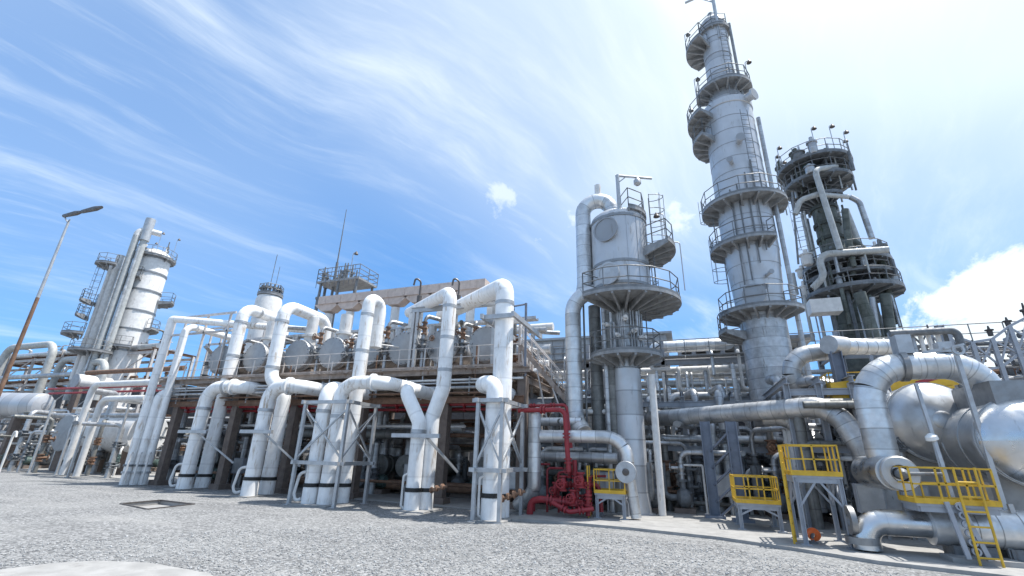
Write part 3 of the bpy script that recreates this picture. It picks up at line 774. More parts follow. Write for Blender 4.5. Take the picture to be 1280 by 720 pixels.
# ================================================================== TOWERS
def pring(c, r, a0, a1, n): return [Vector((c[0]+r*math.cos(a0+(a1-a0)*i/n), c[1]+r*math.sin(a0+(a1-a0)*i/n), c[2])) for i in range(n+1)]
def platform(root, c, r0, r1, a0, a1, spokes=6, rail=True, h=1.1, n=20, m='platform_steel', th=.14, rm='rail_steel'):
    a0, a1 = math.radians(a0), math.radians(a1)
    mb = MB(); mb.sector(c, r0, r1, a0, a1, th, n)
    c = Vector(c)
    for i in range(spokes+1):
        a = a0+(a1-a0)*(i+.02)/(spokes+.04); d = Vector((math.cos(a), math.sin(a), 0)); s = Vector((-d.y, d.x, 0))*.05
        z1, z2 = Vector((0, 0, -th)), Vector((0, 0, -th-.42))
        mb.extrude([c+d*r0*.98+z1-s, c+d*r1*.985+z1-s, c+d*r1*.985+z1+Vector((0, 0, -.1))-s, c+d*r0*.98+z2-s], s*2)
    o = ob('platform', mb, m, root)
    if rail:
        mb = MB(); k = max(4, int((a1-a0)*r1/1.1))
        P = pring(c, r1-.06, a0, a1, k)
        full = (a1-a0) > 6.2
        mb.rail(P, h, .028)
        if not full:
            for a in (a0, a1):
                d = Vector((math.cos(a), math.sin(a), 0)); mb.rail([c+d*(r0+.15), c+d*(r1-.06)], h, .028)
        q = ob('railing', mb, rm, o)
        mb = MB(); mb.ring(c+Vector((0, 0, .06)), (0, 0, 1), r1-.03, r1-.005, .14, 36) if full else mb.sector(c+Vector((0, 0, .13)), r1-.03, r1-.005, a0, a1, .14, n)
        ob('toe_plate', mb, rm, o)
    return o
def lamp_post(root, p, h=1.6, lean=(.3, 0)):
    p = Vector(p); mb = MB(); q = p+Vector((0, 0, h)); e = q+Vector((lean[0], lean[1], .08))
    mb.tube([p, q, e], .03, 6, .15); o = ob('lamp_pole', mb, 'galvanised', root)
    mb = MB(); mb.lathe(e-Vector((0, 0, .22)), (0, 0, 1), [(0, .17), (.1, .14), (.2, .07), (.26, .05)], 12); ob('lamp_head', mb, 'lamp_dark', o)

# ------------------------------------------------ tower A: silver vessel on a slender column
YA = 22.8; xa = at(784, 470, YA).x
za = lambda v: zat(xa, YA, v)
pxm = lambda v: mpx((xa, YA, za(v)), 1.)
t = thing('vessel_tower', 'silver drum shaped vessel raised on a slender column with wide round platforms', 'process tower', (xa, YA, 0))
rc = 16.5*pxm(480); rv = 35*pxm(320)*.97
mb = MB(); mb.lathe((xa, YA, 0), (0, 0, 1), [(0, rc*1.35), (.12, rc*1.35), (.14, rc*1.12), (1.0, rc*1.02), (za(462), rc)], 32); ob('column', mb, 'tower_skin', t)
mb = MB(); mb.lathe((xa, YA, za(462)), (0, 0, 1), [(0, rc*1.05), (.05, rc*.95), (za(440)-za(462), rc*.92), (za(400)-za(462), rc*.95), (za(378)-za(462), rc*1.2)], 28); ob('neck', mb, 'dull_cladding', t)
z0, z1 = za(366), za(281)
mb = MB(); mb.lathe((xa, YA, z0-.55), (0, 0, 1), [(0, rc), (.1, rv*.7), (.35, rv*.93), (.6, rv*.995)], 36); ob('lower_head', mb, 'dull_cladding', t)
n = 16                                                  # vertical cladding sheets
for k in range(n):
    mb = MB(); a0 = 2*PI*k/n; a1 = 2*PI*(k+1)/n+.03; m = 4
    b = []
    for i in range(m+1):
        a = a0+(a1-a0)*i/m; rr = rv*(1.0+.012*(1-i/m)); b.append((rr*math.cos(a), rr*math.sin(a)))
    for (x, y) in b: mb.v += [Vector((xa+x, YA+y, z0+.05)), Vector((xa+x, YA+y, z1))]
    for i in range(m): mb.face([2*i, 2*i+2, 2*i+3, 2*i+1], [(0, .3), (.1, .3), (.1, .5), (0, .5)])
    ob('cladding_panel', mb, 'bright_skin' if False else 'tower_skin', t)
mb = MB(); mb.lathe((xa, YA, z1-.02), (0, 0, 1), [(0, rv*1.01), (.18, rv*.98), (.42, rv*.8), (.6, rv*.5), (.66, .1)], 36); ob('upper_head', mb, 'tower_skin', t)
for zz in (z0+.1, z1-.12, z0+.32*(z1-z0)):
    mb = MB(); mb.ring((xa, YA, zz), (0, 0, 1), rv*.98, rv*1.035, .14, 36); ob('stiffening_ring', mb, 'dull_cladding', t)
dcam = Vector((-xa, -YA, 0)).normalized(); rgt = Vector((-dcam.y, dcam.x, 0))      # rgt: to the right as the yard sees it
mh = Vector((xa, YA, 0))+(dcam*.93-rgt*.42).normalized()*(rv+.0)
mh2 = Vector((xa, YA, 0))+(dcam*.9-rgt*.35).normalized()*(rv*.86)
md = (dcam*.93-rgt*.42).normalized()
mb = MB(); p = mh+Vector((0, 0, za(300))); mb.cyl(p-md*.2, p+md*.10, .62, 24); mb.ring(p+md*.11, md, .60, .68, .05, 24); ob('manhole', mb, 'tower_skin', t)
mb = MB(); p = mh2+Vector((0, 0, za(354))); mb.cyl(p-md*.3, p+md*.42, .5, 22); mb.ring(p+md*.40, md, .48, .60, .10, 22); ob('manhole', mb, 'galvanised', t)
platform(t, (xa, YA, za(382)), rc*1.1, 69*pxm(380), -125, 65, 12, n=26)
platform(t, (xa, YA, za(446)), rc*1.0, 44*pxm(450), -178, 40, 8)
platform(t, (xa, YA, z1+.35), .4, rv*1.05, -60, 95, 5)
ps = Vector((xa, YA, za(306)))
platform(t, (xa, YA, za(318)), rv*1.02, rv*1.95, -28, 42, 4)
mb = MB(); b0 = Vector((xa, YA, 0))+rgt*(rc+.45)
mb.ladder(b0+Vector((0, 0, za(446))), b0+Vector((0, 0, za(375)+1)), dcam, cage=rgt); ob('ladder', mb, 'rail_steel', t)
b0 = Vector((xa, YA, 0))+(rgt+dcam*.3).normalized()*(rv+.3)
mb = MB(); mb.ladder(b0+Vector((0, 0, za(372))), b0+Vector((0, 0, za(275)+1)), dcam, cage=rgt); ob('ladder', mb, 'rail_steel', t)
dv = at(776, 290, YA-rv*.85)
mb = MB(); zt = zat(dv.x, dv.y, 219)
mb.sweep([(dv.x, dv.y, zat(dv.x, dv.y, 300)), (dv.x, dv.y, zt)], .10, 10); mb.sweep([(dv.x-.1, dv.y, zt), (dv.x+1.75, dv.y+.5, zt-.25)], .07, 8); mb.sweep([(dv.x, dv.y, zt-.5), (dv.x+.5, dv.y+.14, zt-.06)], .03, 6)
mb.lathe((dv.x+1.0, dv.y+.3, zt-.65), (0, 0, 1), [(0, .1), (.1, .2), (.3, .2), (.5, .04)], 10); ob('davit', mb, 'galvanised', t)
p1_, p2_ = at(768, 262, YA), at(736, 300, YA-.2)
tz = zat(p1_.x, p1_.y, 249)
xl = at(731, 300, YA).x-.02
clad_pipe('', '', [(xa-.3, YA, z1+.4), (xa-.3, YA, tz), (xl, YA-.2, tz-.05), (xl, YA-.2, za(352)), (xl-.1, YA-.2, za(366))], 9.5*pxm(280), 'cladding', .5, 1.0, parent=t)
mb = MB(); mb.cyl((xa-1.0, YA-.1, tz+.2), (xa-1.0, YA-.1, tz+1.0), .18, 10); ob('nozzle', mb, 'white_worn', t)
xd = at(717, 440, YA-.6).x
tt = clad_pipe('downcomer_pipe', 'silver banded downcomer pipe hanging from the left side of the vessel tower', [(xa-rv*.5, YA-.4, za(366)), (xd, YA-.6, za(366)), (xd, YA-.6, za(527)), (xd+.6, YA-1.4, za(545))], 10*pxm(440), 'cladding', .62, 1.1)
xd = at(745, 440, YA+.3).x
pipe('downcomer_pipe', 'dull grey downcomer pipe between the banded pipe and the tower column', [(xd, YA+.3, za(378)), (xd, YA+.3, za(540))], 8*pxm(440), 'dark_cladding')
for u, r, m, lab in ((757, .14, 'dull_cladding', 'thin grey riser close to the left side of the tower column'), (731, .05, 'rail_steel', 'thinnest dark conduit left of the dull downcomer'), (812, .16, 'white_worn', 'slim white riser right of the tower column'), (764, .2, 'dark_cladding', 'dark riser touching the left side of the tower neck')):
    x = at(u, 440, YA-.2).x; pipe('riser_pipe', lab, [(x, YA-.2, za(378 if u < 800 else 470)), (x, YA-.2, .1)], r, m, group='thin risers along the vessel tower')
lamp_post(t, Vector((xa, YA, za(372)))+rgt*3.0+dcam*.6, 2.6, (-.4, 0)); lamp_post(t, Vector((xa, YA, za(318)))+rgt*2.4, 2.2, (-.35, 0))
for k, (a, z_, r_) in enumerate(((-100, 425, .07), (-80, 405, .09), (-60, 420, .08), (-130, 410, .07), (-40, 428, .09))):
    a = math.radians(a); d = Vector((math.cos(a), math.sin(a), 0)); p = Vector((xa, YA, za(z_)))
    mb = MB(); mb.lathe(p+d*rc*.8, d, [(0, r_), (.55, r_), (.56, r_*1.6), (.68, r_*1.6), (.69, r_*.9), (.9, r_*.9)], 12); ob('nozzle', mb, 'white_worn', t)
mb = MB()
for k in range(26):
    a = math.radians(random.uniform(-170, 20)); d = Vector((math.cos(a), math.sin(a), 0)); p = Vector((xa, YA, 0))+d*rc*random.uniform(1.1, 1.5)
    zz0 = random.choice((za(446), za(440))); mb.sweep([p+Vector((0, 0, zz0)), p+Vector((0, 0, zz0+random.uniform(1, 3.4)))], random.choice((.03, .05, .08)), 6)
ob('conduit_bundle', mb, 'dull_cladding', t)

# ------------------------------------------------ tower B: tallest column
YB = 28.5; xb = at(957, 425, YB).x
zb = lambda v: zat(xb, YB, v)
pb = lambda v: mpx((xb, YB, zb(v)), 1.)
t = thing('tall_column', 'tallest grey column in the plant, stepped narrower near its top, ringed by railed platforms', 'process tower', (xb, YB, 0))
rl, rm_, ru = 26.5*pb(430), 29.5*pb(270)*1.02, 15.5*pb(80)
mb = MB(); mb.lathe((xb, YB, 0), (0, 0, 1), [(0, rl*1.2), (1.2, rl*1.0), (zb(398), rl)], 40); ob('lower_shell', mb, 'dull_cladding', t)
NB = 14
zs, ze = zb(400), zb(146)
for k in range(NB):
    a, b = zs+(ze-zs)*k/NB, zs+(ze-zs)*(k+1)/NB
    rr = rl+(rm_-rl)*min(1, (k+1)/4); r_ = rl+(rm_-rl)*min(1, k/4)
    mb = MB(); mb.lathe((xb, YB, a), (0, 0, 1), [(0, r_*1.012), (b-a, rr)], 44); ob('cladding_course', mb, 'tower_skin', t)
zsh = zb(125)
mb = MB(); mb.lathe((xb, YB, ze), (0, 0, 1), [(0, rm_*1.0), (.05, rm_*1.04), (.5, rm_*1.04), (.52, rm_*.98), (zsh-ze, ru*1.15), (zsh-ze+.5, ru*1.05)], 40); ob('shoulder', mb, 'tower_skin', t)
zt_ = zb(36)
for k in range(4):
    a, b = zsh+.4+(zt_-zsh-.4)*k/4, zsh+.4+(zt_-zsh-.4)*(k+1)/4
    mb = MB(); mb.lathe((xb, YB, a), (0, 0, 1), [(0, ru*1.03), (b-a, ru)], 32); ob('cladding_course', mb, 'tower_skin', t)
mb = MB(); mb.lathe((xb, YB, zt_), (0, 0, 1), [(0, ru*1.03), (.3, ru*1.0), (.7, ru*.7), (.95, ru*.25), (1.5, ru*.22)], 28); ob('upper_head', mb, 'dull_cladding', t)
dcam = Vector((-xb, -YB, 0)).normalized(); rgt = Vector((-dcam.y, dcam.x, 0)); th0 = math.degrees(math.atan2(dcam.y, dcam.x))
def PB(v, ra, rb, a0, a1, **k): return platform(t, (xb, YB, zb(v)), ra*.99, rb, th0+a0, th0+a1, **k)
# angles run counter-clockwise from the direction of the camera: negative = left as seen from the yard
PB(262, rm_, rm_*1.62, -115, 115, spokes=10); PB(312, rm_, rm_*1.5, -105, 40, spokes=7); PB(393, rl, rl*1.85, -110, 75, spokes=9)
PB(415, rl, rl*2.0, -118, -50, spokes=4); PB(176, rm_, rm_*1.62, -130, -40, spokes=5); PB(150, ru*1.2, rm_*1.72, -125, -35, spokes=5)
PB(118, ru, ru*2.0, -95, 95, spokes=7); PB(60, ru, ru*2.3, -135, -25, spokes=5); PB(44, ru*.3, ru*1.25, -180, 180, spokes=0)
for (v0, v1, rr, s) in ((393, 312, rl, -1), (312, 262, rm_, -1), (262, 176, rm_, .55), (176, 118, ru*1.3, .4), (118, 60, ru, .5)):
    d = (rgt*(-1 if s == -1 else s) + dcam*(.15 if s == -1 else .9)).normalized(); sd = Vector((-d.y, d.x, 0))
    b0 = Vector((xb, YB, 0))+d*(max(rr, rm_ if v1 > 150 and v0 < 390 else rr)+.3)
    mb = MB(); mb.ladder(b0+Vector((0, 0, zb(v0))), b0+Vector((0, 0, zb(v1)+1)), sd, cage=d if s == -1 else None); ob('ladder', mb, 'rail_steel', t)
e0 = Vector((xb, YB, 0))+rgt*(rm_+.22)+dcam*.2
mb = MB(); mb.sweep([e0+Vector((0, 0, 2)), e0+Vector((0, 0, zb(160)))], .13, 8); ob('side_pipe', mb, 'dull_cladding', t)
e0 = Vector((xb, YB, 0))+rgt*(ru+.2)+dcam*.2
mb = MB(); mb.sweep([e0+Vector((0, 0, zb(135))), e0+Vector((0, 0, zb(40)))], .10, 8); ob('side_pipe', mb, 'platform_steel', t)
d0 = Vector((xb, YB, 0))+rgt*.35+dcam*ru*.9; zd = zb(2)
mb = MB(); mb.sweep([d0+Vector((0, 0, zb(60))), d0+Vector((0, 0, zd))], .12, 8); mb.sweep([d0+Vector((0, 0, zd)), d0-rgt*1.9+Vector((0, 0, zd-.1))], .09, 8); mb.sweep([d0+Vector((0, 0, zd-1.2)), d0-rgt*1.0+Vector((0, 0, zd-.1))], .05, 6); ob('davit', mb, 'galvanised', t)
for (v, a, rr) in ((60, -80, ru*2.2), (118, -85, ru*1.95), (150, -95, rm_*1.65), (118, 85, ru*1.8)):
    a = math.radians(th0+a); lamp_post(t, Vector((xb+math.cos(a)*rr, YB+math.sin(a)*rr, zb(v))), 2.0, (.25, 0))
for (v, a, r_) in ((380, -5, .45), (372, 12, .12), (355, 25, .1), (218, -8, .14), (195, 15, .2), (140, 60, .3)):
    a = math.radians(th0+a); d = Vector((math.cos(a), math.sin(a), 0)); p = Vector((xb, YB, zb(v)))+d*rm_*.95
    mb = MB(); mb.lathe(p, d, [(0, r_), (.45, r_), (.46, r_*1.35), (.6, r_*1.35)], 18); ob('nozzle', mb, 'tower_skin', t)
mb = MB()
for a in (-20, -5, 14, 30):
    a = math.radians(th0+a); d = Vector((math.cos(a), math.sin(a), 0)); p = Vector((xb, YB, 0))+d*(rm_+.12)
    mb.sweep([p+Vector((0, 0, zb(random.uniform(300, 400)))), p+Vector((0, 0, zb(random.uniform(190, 260))))], .045, 6)
ob('conduit_bundle', mb, 'rail_steel', t)

# ------------------------------------------------ tower C: mossy column with stacked round decks
YC = 36.; xc = at(1036, 290, YC).x
zc_ = lambda v: zat(xc, YC, v)
pc = lambda v: mpx((xc, YC, zc_(v)), 1.)
t = thing('column_tower', 'dark mossy column with stacked round platforms and white pipes, right of the tallest column', 'process tower', (xc, YC, 0))
r0, r1 = 19*pc(400), 13*pc(285)
mb = MB(); mb.lathe((xc, YC, 0), (0, 0, 1), [(0, r0*1.1), (zc_(352), r0*.98), (zc_(340), r1*1.05)], 32); ob('lower_shell', mb, 'mossy_skin', t)
mb = MB(); mb.lathe((xc, YC, zc_(340)), (0, 0, 1), [(0, r1), (zc_(208)-zc_(340), r1), (zc_(204)-zc_(340), r1*.7)], 28); ob('upper_shell', mb, 'mossy_skin', t)
for v in (300, 282, 262):
    mb = MB(); mb.ring((xc, YC, zc_(v)), (0, 0, 1), r1, r1*1.14, .25, 28); ob('stiffening_ring', mb, 'mossy_skin', t)
dcam = Vector((-xc, -YC, 0)).normalized(); rgt = Vector((-dcam.y, dcam.x, 0)); th0 = math.degrees(math.atan2(dcam.y, dcam.x))
for (v, rp, a0, a1) in ((212, 40, -180, 180), (233, 37, -180, 180), (252, 26, -150, 60)):
    platform(t, (xc, YC, zc_(v)), r1*.98, rp*pc(v), th0+a0, th0+a1, spokes=12, n=30, m='machine_grey')
for (v, rp, a0, a1) in ((336, 46, -180, 180), (370, 51, -180, 180), (352, 47, -180, 180)):
    platform(t, (xc+.5, YC, zc_(v)), r1*.98, rp*pc(v), th0+a0, th0+a1, spokes=14, n=32, m='machine_grey')
random.seed(21)
for k in range(40):                                     # exchangers and valves on the crown platform
    a = random.uniform(0, 2*PI); rr = random.uniform(.2, 2.3); p = Vector((xc+math.cos(a)*rr, YC+math.sin(a)*rr, zc_(212 if k < 22 else 233)))
    h = random.uniform(.8, 2.1); r_ = random.uniform(.15, .45)
    mb = MB(); mb.lathe(p, (0, 0, 1), [(0, r_*.8), (.1, r_), (h*.6, r_), (h*.62, r_*1.25), (h*.7, r_*1.25), (h*.72, r_*.5), (h, r_*.4)], 12); ob('relief_valve', mb, random.choice(('machine_grey', 'dull_cladding', 'mossy_skin', 'machine_green')), t)
for k in range(44):
    a = random.uniform(0, 2*PI); rr = random.uniform(1.3, 2.8); p = Vector((xc+.4+math.cos(a)*rr, YC+math.sin(a)*rr, zc_(random.choice((336, 352, 370)))))
    h = random.uniform(.8, 1.6); r_ = random.uniform(.15, .4)
    mb = MB(); mb.lathe(p, (0, 0, 1), [(0, r_*.8), (.1, r_), (h*.6, r_), (h*.62, r_*1.25), (h*.7, r_*1.25), (h*.72, r_*.5), (h, r_*.4)], 12); ob('valve', mb, random.choice(('machine_grey', 'dull_cladding', 'mossy_skin', 'white_worn')), t)
yc = YC-2.6
def cp(*pts): return [at(u, v, yc+dy) for (u, v, dy) in pts]
def cpipe(pts, px, m='white_worn', bend=.7):
    mb = MB(); P = cp(*pts); mb.tube(P, px/2*pc(300)*.93, 12, bend); ob('pipe_run', mb, m, t)
cpipe(((1045, 208, .9), (1018, 212, -.4), (1032, 255, -.4), (1050, 312, -.4)), 7, 'grey_worn')
cpipe(((1022, 243, 0), (1000, 250, 0), (994, 268, 0)), 7, 'grey_worn'); cpipe(((1060, 246, 1), (1022, 243, 0)), 6, 'grey_worn')
cpipe(((1110, 312, -.2), (1022, 318, -.4), (1030, 346, -.4), (1016, 360, 0)), 8, 'grey_worn')
cpipe(((1058, 262, 2.), (1075, 306, 2.)), 6, 'grey_worn'); cpipe(((1062, 246, 2.4), (1074, 252, 2.4), (1090, 298, 2.4)), 7, 'dull_cladding')
cpipe(((1066, 300, 2.), (1104, 330, 1.5), (1118, 405, 1.5)), 7, 'mossy_skin', .3); cpipe(((1106, 368, 0), (1114, 420, 0)), 11, 'mossy_skin'); cpipe(((1090, 372, 0), (1098, 420, 0)), 6, 'galvanised')
cpipe(((990, 240, 0), (998, 330, 0)), 2.5, 'rail_steel'); cpipe(((1056, 262, .5), (1066, 345, .5)), 8, 'mossy_skin')
cpipe(((1074, 366, -1), (1086, 400, -1), (1098, 440, -1)), 12, 'mossy_skin')
b0 = Vector((xc, YC, 0))-rgt*(r1+.6)
mb = MB(); mb.ladder(b0+Vector((0, 0, zc_(338))), b0+Vector((0, 0, zc_(212))), dcam, cage=-rgt); ob('ladder', mb, 'rail_steel', t)
for a in (-120, -90, 80, 110, 40, -60, 10): 
    a = math.radians(th0+a); rr = 40*pc(212)-.15; lamp_post(t, (xc+math.cos(a)*rr, YC+math.sin(a)*rr, zc_(212)), 2.2, (.2, 0))
for (v0, v1, ra, rb, n_) in ((252, 205, 1.4, 2.9, 22), (372, 330, 1.6, 3.2, 26), (440, 368, 1.7, 3.0, 26), (340, 250, 1.25, 1.8, 12)):
    for k in range(n_):                                 # small pipes and posts tying the decks together
        a = random.uniform(0, 2*PI); rr = random.uniform(ra, rb); p = Vector((xc+math.cos(a)*rr, YC+math.sin(a)*rr, 0)); z0, z1 = zc_(v0), zc_(v1); f = random.uniform(0, .35)
        P = [p+Vector((0, 0, z0+(z1-z0)*f)), p+Vector((0, 0, z1-(z1-z0)*random.uniform(0, .3)))]
        if k % 3 == 0: P.append(P[-1]+Vector((-math.cos(a)*.9, -math.sin(a)*.9, 0)))
        mb = MB(); mb.tube(P, random.choice((.05, .07, .11)), 7, .25); ob('small_pipe', mb, random.choice(('machine_grey', 'mossy_skin', 'dull_cladding', 'grey_worn')), t)
# pale box and small drum low on tower C
p = at(1030, 384, YC-3)
mb = MB(); mb.box(p, (1.7, 1.0, .9)); ob('control_box', mb, 'white_worn', t, flat=True)

# ------------------------------------------------ tower D: far left, banded
YT = 34.; xt_ = at(171, 392, YT).x
zd_ = lambda v: zat(xt_, YT, v)
pd = lambda v: mpx((xt_, YT, zd_(v)), 1.)
t = thing('banded_column', 'stout white banded column with side pipes and small platforms, far left behind the drums', 'process tower', (xt_, YT, 0))
rd = 22*pd(390)*.82
zz0, zz1 = 0, zd_(322)
mb = MB(); mb.lathe((xt_, YT, 0), (0, 0, 1), [(0, rd*1.05), (zz1, rd), (zz1+.3, rd*.95), (zz1+.8, rd*.6), (zz1+.95, .1)], 32); ob('shell', mb, 'white_worn', t)
for v in (440, 414, 391, 366, 344, 326):
    mb = MB(); mb.ring((xt_, YT, zd_(v)), (0, 0, 1), rd*.98, rd*1.05, .22, 32); ob('stiffening_ring', mb, 'dull_cladding', t)
dcam = Vector((-xt_, -YT, 0)).normalized(); rgt = Vector((-dcam.y, dcam.x, 0)); th0 = math.degrees(math.atan2(dcam.y, dcam.x))
def Q(du, v, dy=0): return Vector((xt_, YT, 0))+rgt*(du*pd(v)*.82)+dcam*(rd+dy)*0+dcam*dy+Vector((0, 0, zd_(v)))
def rel(du, dd): return Vector((xt_, YT, 0))+rgt*(du*pd(390)*.82)+dcam*dd
def vert(du, dd, v0, v1, r, m, name='side_pipe'):
    p = rel(du, dd); mb = MB(); mb.sweep([p+Vector((0, 0, zd_(v0))), p+Vector((0, 0, zd_(v1)))], r, 12); ob(name, mb, m, t)
vert(-19, rd+.3, 480, 292, .34, 'grey_worn'); vert(-29, rd+.2, 480, 308, .36, 'grey_worn'); vert(-39, .5, 480, 330, .42, 'white_worn', 'slim_column'); vert(18, .4, 440, 318, .14, 'rust_steel')
vert(-22, rd+.6, 480, 320, .16, 'dull_cladding'); vert(-46, .5, 480, 340, .18, 'white_worn'); vert(-34, rd+.4, 480, 335, .1, 'dull_cladding')
mb = MB(); p = rel(-19, rd+.3); mb.sweep([p+Vector((0, 0, zd_(312))), p+Vector((0, 0, zd_(286)))], .52, 14); ob('stack', mb, 'galvanised', t)
mb = MB(); a = rel(-29, rd+.2)+Vector((0, 0, zd_(310))); mb.tube([a, a+Vector((0, 0, 1.2)), a+rgt*2.2+Vector((0, 0, 1.2))], .36, 10, .8); ob('bend', mb, 'white_worn', t)
C0 = Vector((xt_, YT, 0))
for (v, a0, a1, r_, c) in ((324, -180, 180, rd*1.3, C0), (352, -130, -20, rd*1.45, C0), (436, -150, 10, rd*1.4, C0), (345, -160, 20, rd*.85, rel(-46, 1.)), (428, -170, 10, rd*.95, rel(-52, 1.)), (374, 60, 160, rd*1.9, C0), (388, -170, -60, rd*.9, rel(-47, 1.)), (362, -150, -40, rd*1.6, C0), (405, -160, -60, rd*.8, rel(-48, 1.)), (410, 40, 150, rd*1.5, C0), (446, -120, 60, rd*1.2, rel(-34, 1))):
    platform(t, c+Vector((0, 0, zd_(v))), rd*.35 if c is not C0 else rd, r_, th0+a0, th0+a1, spokes=5, n=16)
mb = MB(); b0 = rel(-51, 1.4); mb.ladder(b0+Vector((0, 0, zd_(428))), b0+Vector((0, 0, zd_(345))), dcam, cage=-rgt); ob('ladder', mb, 'rail_steel', t)
for k in range(9):
    p = rel(random.uniform(-22, 14), random.uniform(-.5, 1))+Vector((0, 0, zd_(324))); h = random.uniform(1., 2.6); r_ = random.uniform(.08, .3)
    mb = MB(); mb.lathe(p, (0, 0, 1), [(0, r_), (h*.6, r_), (h*.61, r_*1.4), (h*.7, r_*1.4), (h*.71, r_*.6), (h, r_*.5)], 10); ob('nozzle', mb, random.choice(('machine_grey', 'white_worn', 'rail_steel')), t)
for a in (-60, 100, 170): lamp_post(t, (xt_+math.cos(a)*rd*1.25, YT+math.sin(a)*rd*1.25, zd_(324)), 2.8, (.3, 0))

# ------------------------------------------------ small white drum and mast platform above the rack
ys = YR+8
p = at(336, 378, ys); r_ = mpx(p, 15)
t = thing('small_column', 'short white domed drum with a dark railed crown behind the second loop arm', 'process tower', (p.x, ys, ZD))
zt = zat(p.x, ys, 370)
mb = MB(); mb.lathe((p.x, ys, ZD), (0, 0, 1), [(0, r_), (zt-ZD-.5, r_), (zt-ZD-.15, r_*.9), (zt-ZD, r_*.7)], 26); ob('shell', mb, 'white_worn', t)
platform(t, (p.x, ys, zt+.05), r_*.2, r_*.98, 0, 360, spokes=0, h=.9)
mb = MB()
for k in range(14):
    a = 2*PI*k/14; mb.lathe((p.x+math.cos(a)*r_*.7, ys+math.sin(a)*r_*.7, zt), (0, 0, 1), [(0, .1), (.5, .12), (.55, .2), (.7, .2), (.72, .08), (.95, .06)], 8)
ob('relief_valve', mb, 'machine_grey', t)
mb = MB(); mb.sweep([(p.x-.3, ys, zt), (p.x-.25, ys, zat(p.x, ys, 318))], .03, 6); mb.sweep([(p.x+.4, ys, zt), (p.x+.42, ys, zat(p.x, ys, 334))], .025, 6); ob('antenna', mb, 'rail_steel', t)
ym = YR+7
a, b = at(408, 362, ym), at(459, 360, ym)
t = thing('mast_platform', 'dark railed platform above the cream girder with a thin tall mast', 'platform', ((a.x+b.x)/2, ym, ZD))
zp = zat(a.x, ym, 359)
mb = MB(); mb.box(((a.x+b.x)/2, ym, zp), (b.x-a.x, 2.4, .16)); ob('deck', mb, 'platform_steel', t, flat=True)
mb = MB(); mb.rail([(a.x, ym-1.2, zp), ((a.x+b.x)/2, ym-1.2, zp), (b.x, ym-1.2, zp), (b.x, ym, zp), (b.x, ym+1.2, zp), ((a.x+b.x)/2, ym+1.2, zp), (a.x, ym+1.2, zp), (a.x, ym, zp), (a.x, ym-1.2, zp)], 1.15, .03, mid=3); [mb.sweep([(a.x+(b.x-a.x)*q/9, ym-1.2, zp-.5), (a.x+(b.x-a.x)*q/9, ym-1.2, zp+1.15)], .022, 5) for q in range(10)]; ob('railing', mb, 'rail_steel', t)
for x in (a.x+.3, (a.x+b.x)/2, b.x-.3):
    for y in (ym-1, ym+1):
        mb = MB(); mb.bar((x, y, ZD), (x, y, zp), .15); ob('leg', mb, 'machine_grey', t, flat=True)
mx = at(418, 350, ym).x
mb = MB(); zt = zat(mx, ym, 262); mb.sweep([(mx, ym, ZD), (mx, ym, zp+2.2)], .11, 8); mb.sweep([(mx, ym, zp+2.2), (mx, ym, zt)], [.06, .025], 6); ob('mast', mb, 'rail_steel', t)
for k in range(13):
    x = (a.x-.5, a.x+.2)[k] if k < 2 else random.uniform(a.x+.2, b.x-.2); dy = random.uniform(-1, 1)
    h = 3.2 if k == 0 else random.uniform(1.0, 2.1); zb0 = zp if 0 < k < 12 else zp-random.uniform(1.2, 2.6)
    mb = MB(); mb.lathe((x, ym+dy, zb0), (0, 0, 1), [(0, .08), (.3, .12), (h*.5, .12), (h*.52, .2), (h*.6, .2), (h*.62, .08), (h, .05)], 10); ob('relief_valve', mb, 'machine_grey', t)
lamp_post(t, (b.x-.9, ym-1.2, zp), 2.2, (.3, 0))

# ================================================================== REAR PIPE RACK between the rack and the tallest column
YK = 33.
bx0, bx1 = at(655, 460, YK).x, at(1010, 460, YK).x + 22
zk = lambda v: zat(at(850, v, YK).x, YK, v)
t = thing('rear_rack', 'steel rack carrying long silver pipes behind the vessel tower', 'pipe rack', ((bx0+bx1)/2, YK, 0))
NX = 9
for i in range(NX):
    x = bx0+(bx1-bx0)*i/(NX-1)
    for y in (YK-.9, YK+3.5):
        mb = MB(); mb.ibeam((x, y, 0), (x, y, zk(428)), .3, .3, .03); ob('column', mb, 'grey_steel', t, flat=True)
    for v in (446, 470, 492, 515):
        mb = MB(); mb.ibeam((x, YK-1.2, zk(v)-.2), (x, YK+3.9, zk(v)-.2), .22, .3, .03); ob('cross_beam', mb, 'grey_steel', t, flat=True)
for v in (446, 492):
    mb = MB(); mb.ibeam((bx0, YK-.9, zk(v)-.55), (bx1, YK-.9, zk(v)-.55), .2, .36, .03); ob('long_beam', mb, 'grey_steel', t, flat=True)
RG = 'long pipes on the rear rack'
rows = [(433, 7.5, 'cladding', 'thickest silver pipe on the top level of the rear rack', 812, 918), (463, 5, 'white_worn', 'white pipe under the thickest one on the rear rack', 655, 1010),
        (470, 3, 'dull_cladding', 'thin grey pipe on the second level of the rear rack', 655, 1060), (480, 5.5, 'cladding', 'silver pipe at mid height of the rear rack', 655, 1060),
        (489, 3, 'white_worn', 'thin white pipe at mid height of the rear rack', 700, 1060), (497, 5.5, 'cladding', 'silver pipe just under mid height of the rear rack', 655, 1060),
        (508, 3.5, 'white_worn', 'white pipe low on the rear rack', 655, 1060), (520, 5, 'dull_cladding', 'dull pipe lowest on the rear rack', 655, 1060), (447, 2.5, 'white_worn', 'thin white pipe below the thickest one on the rear rack', 800, 1060)]
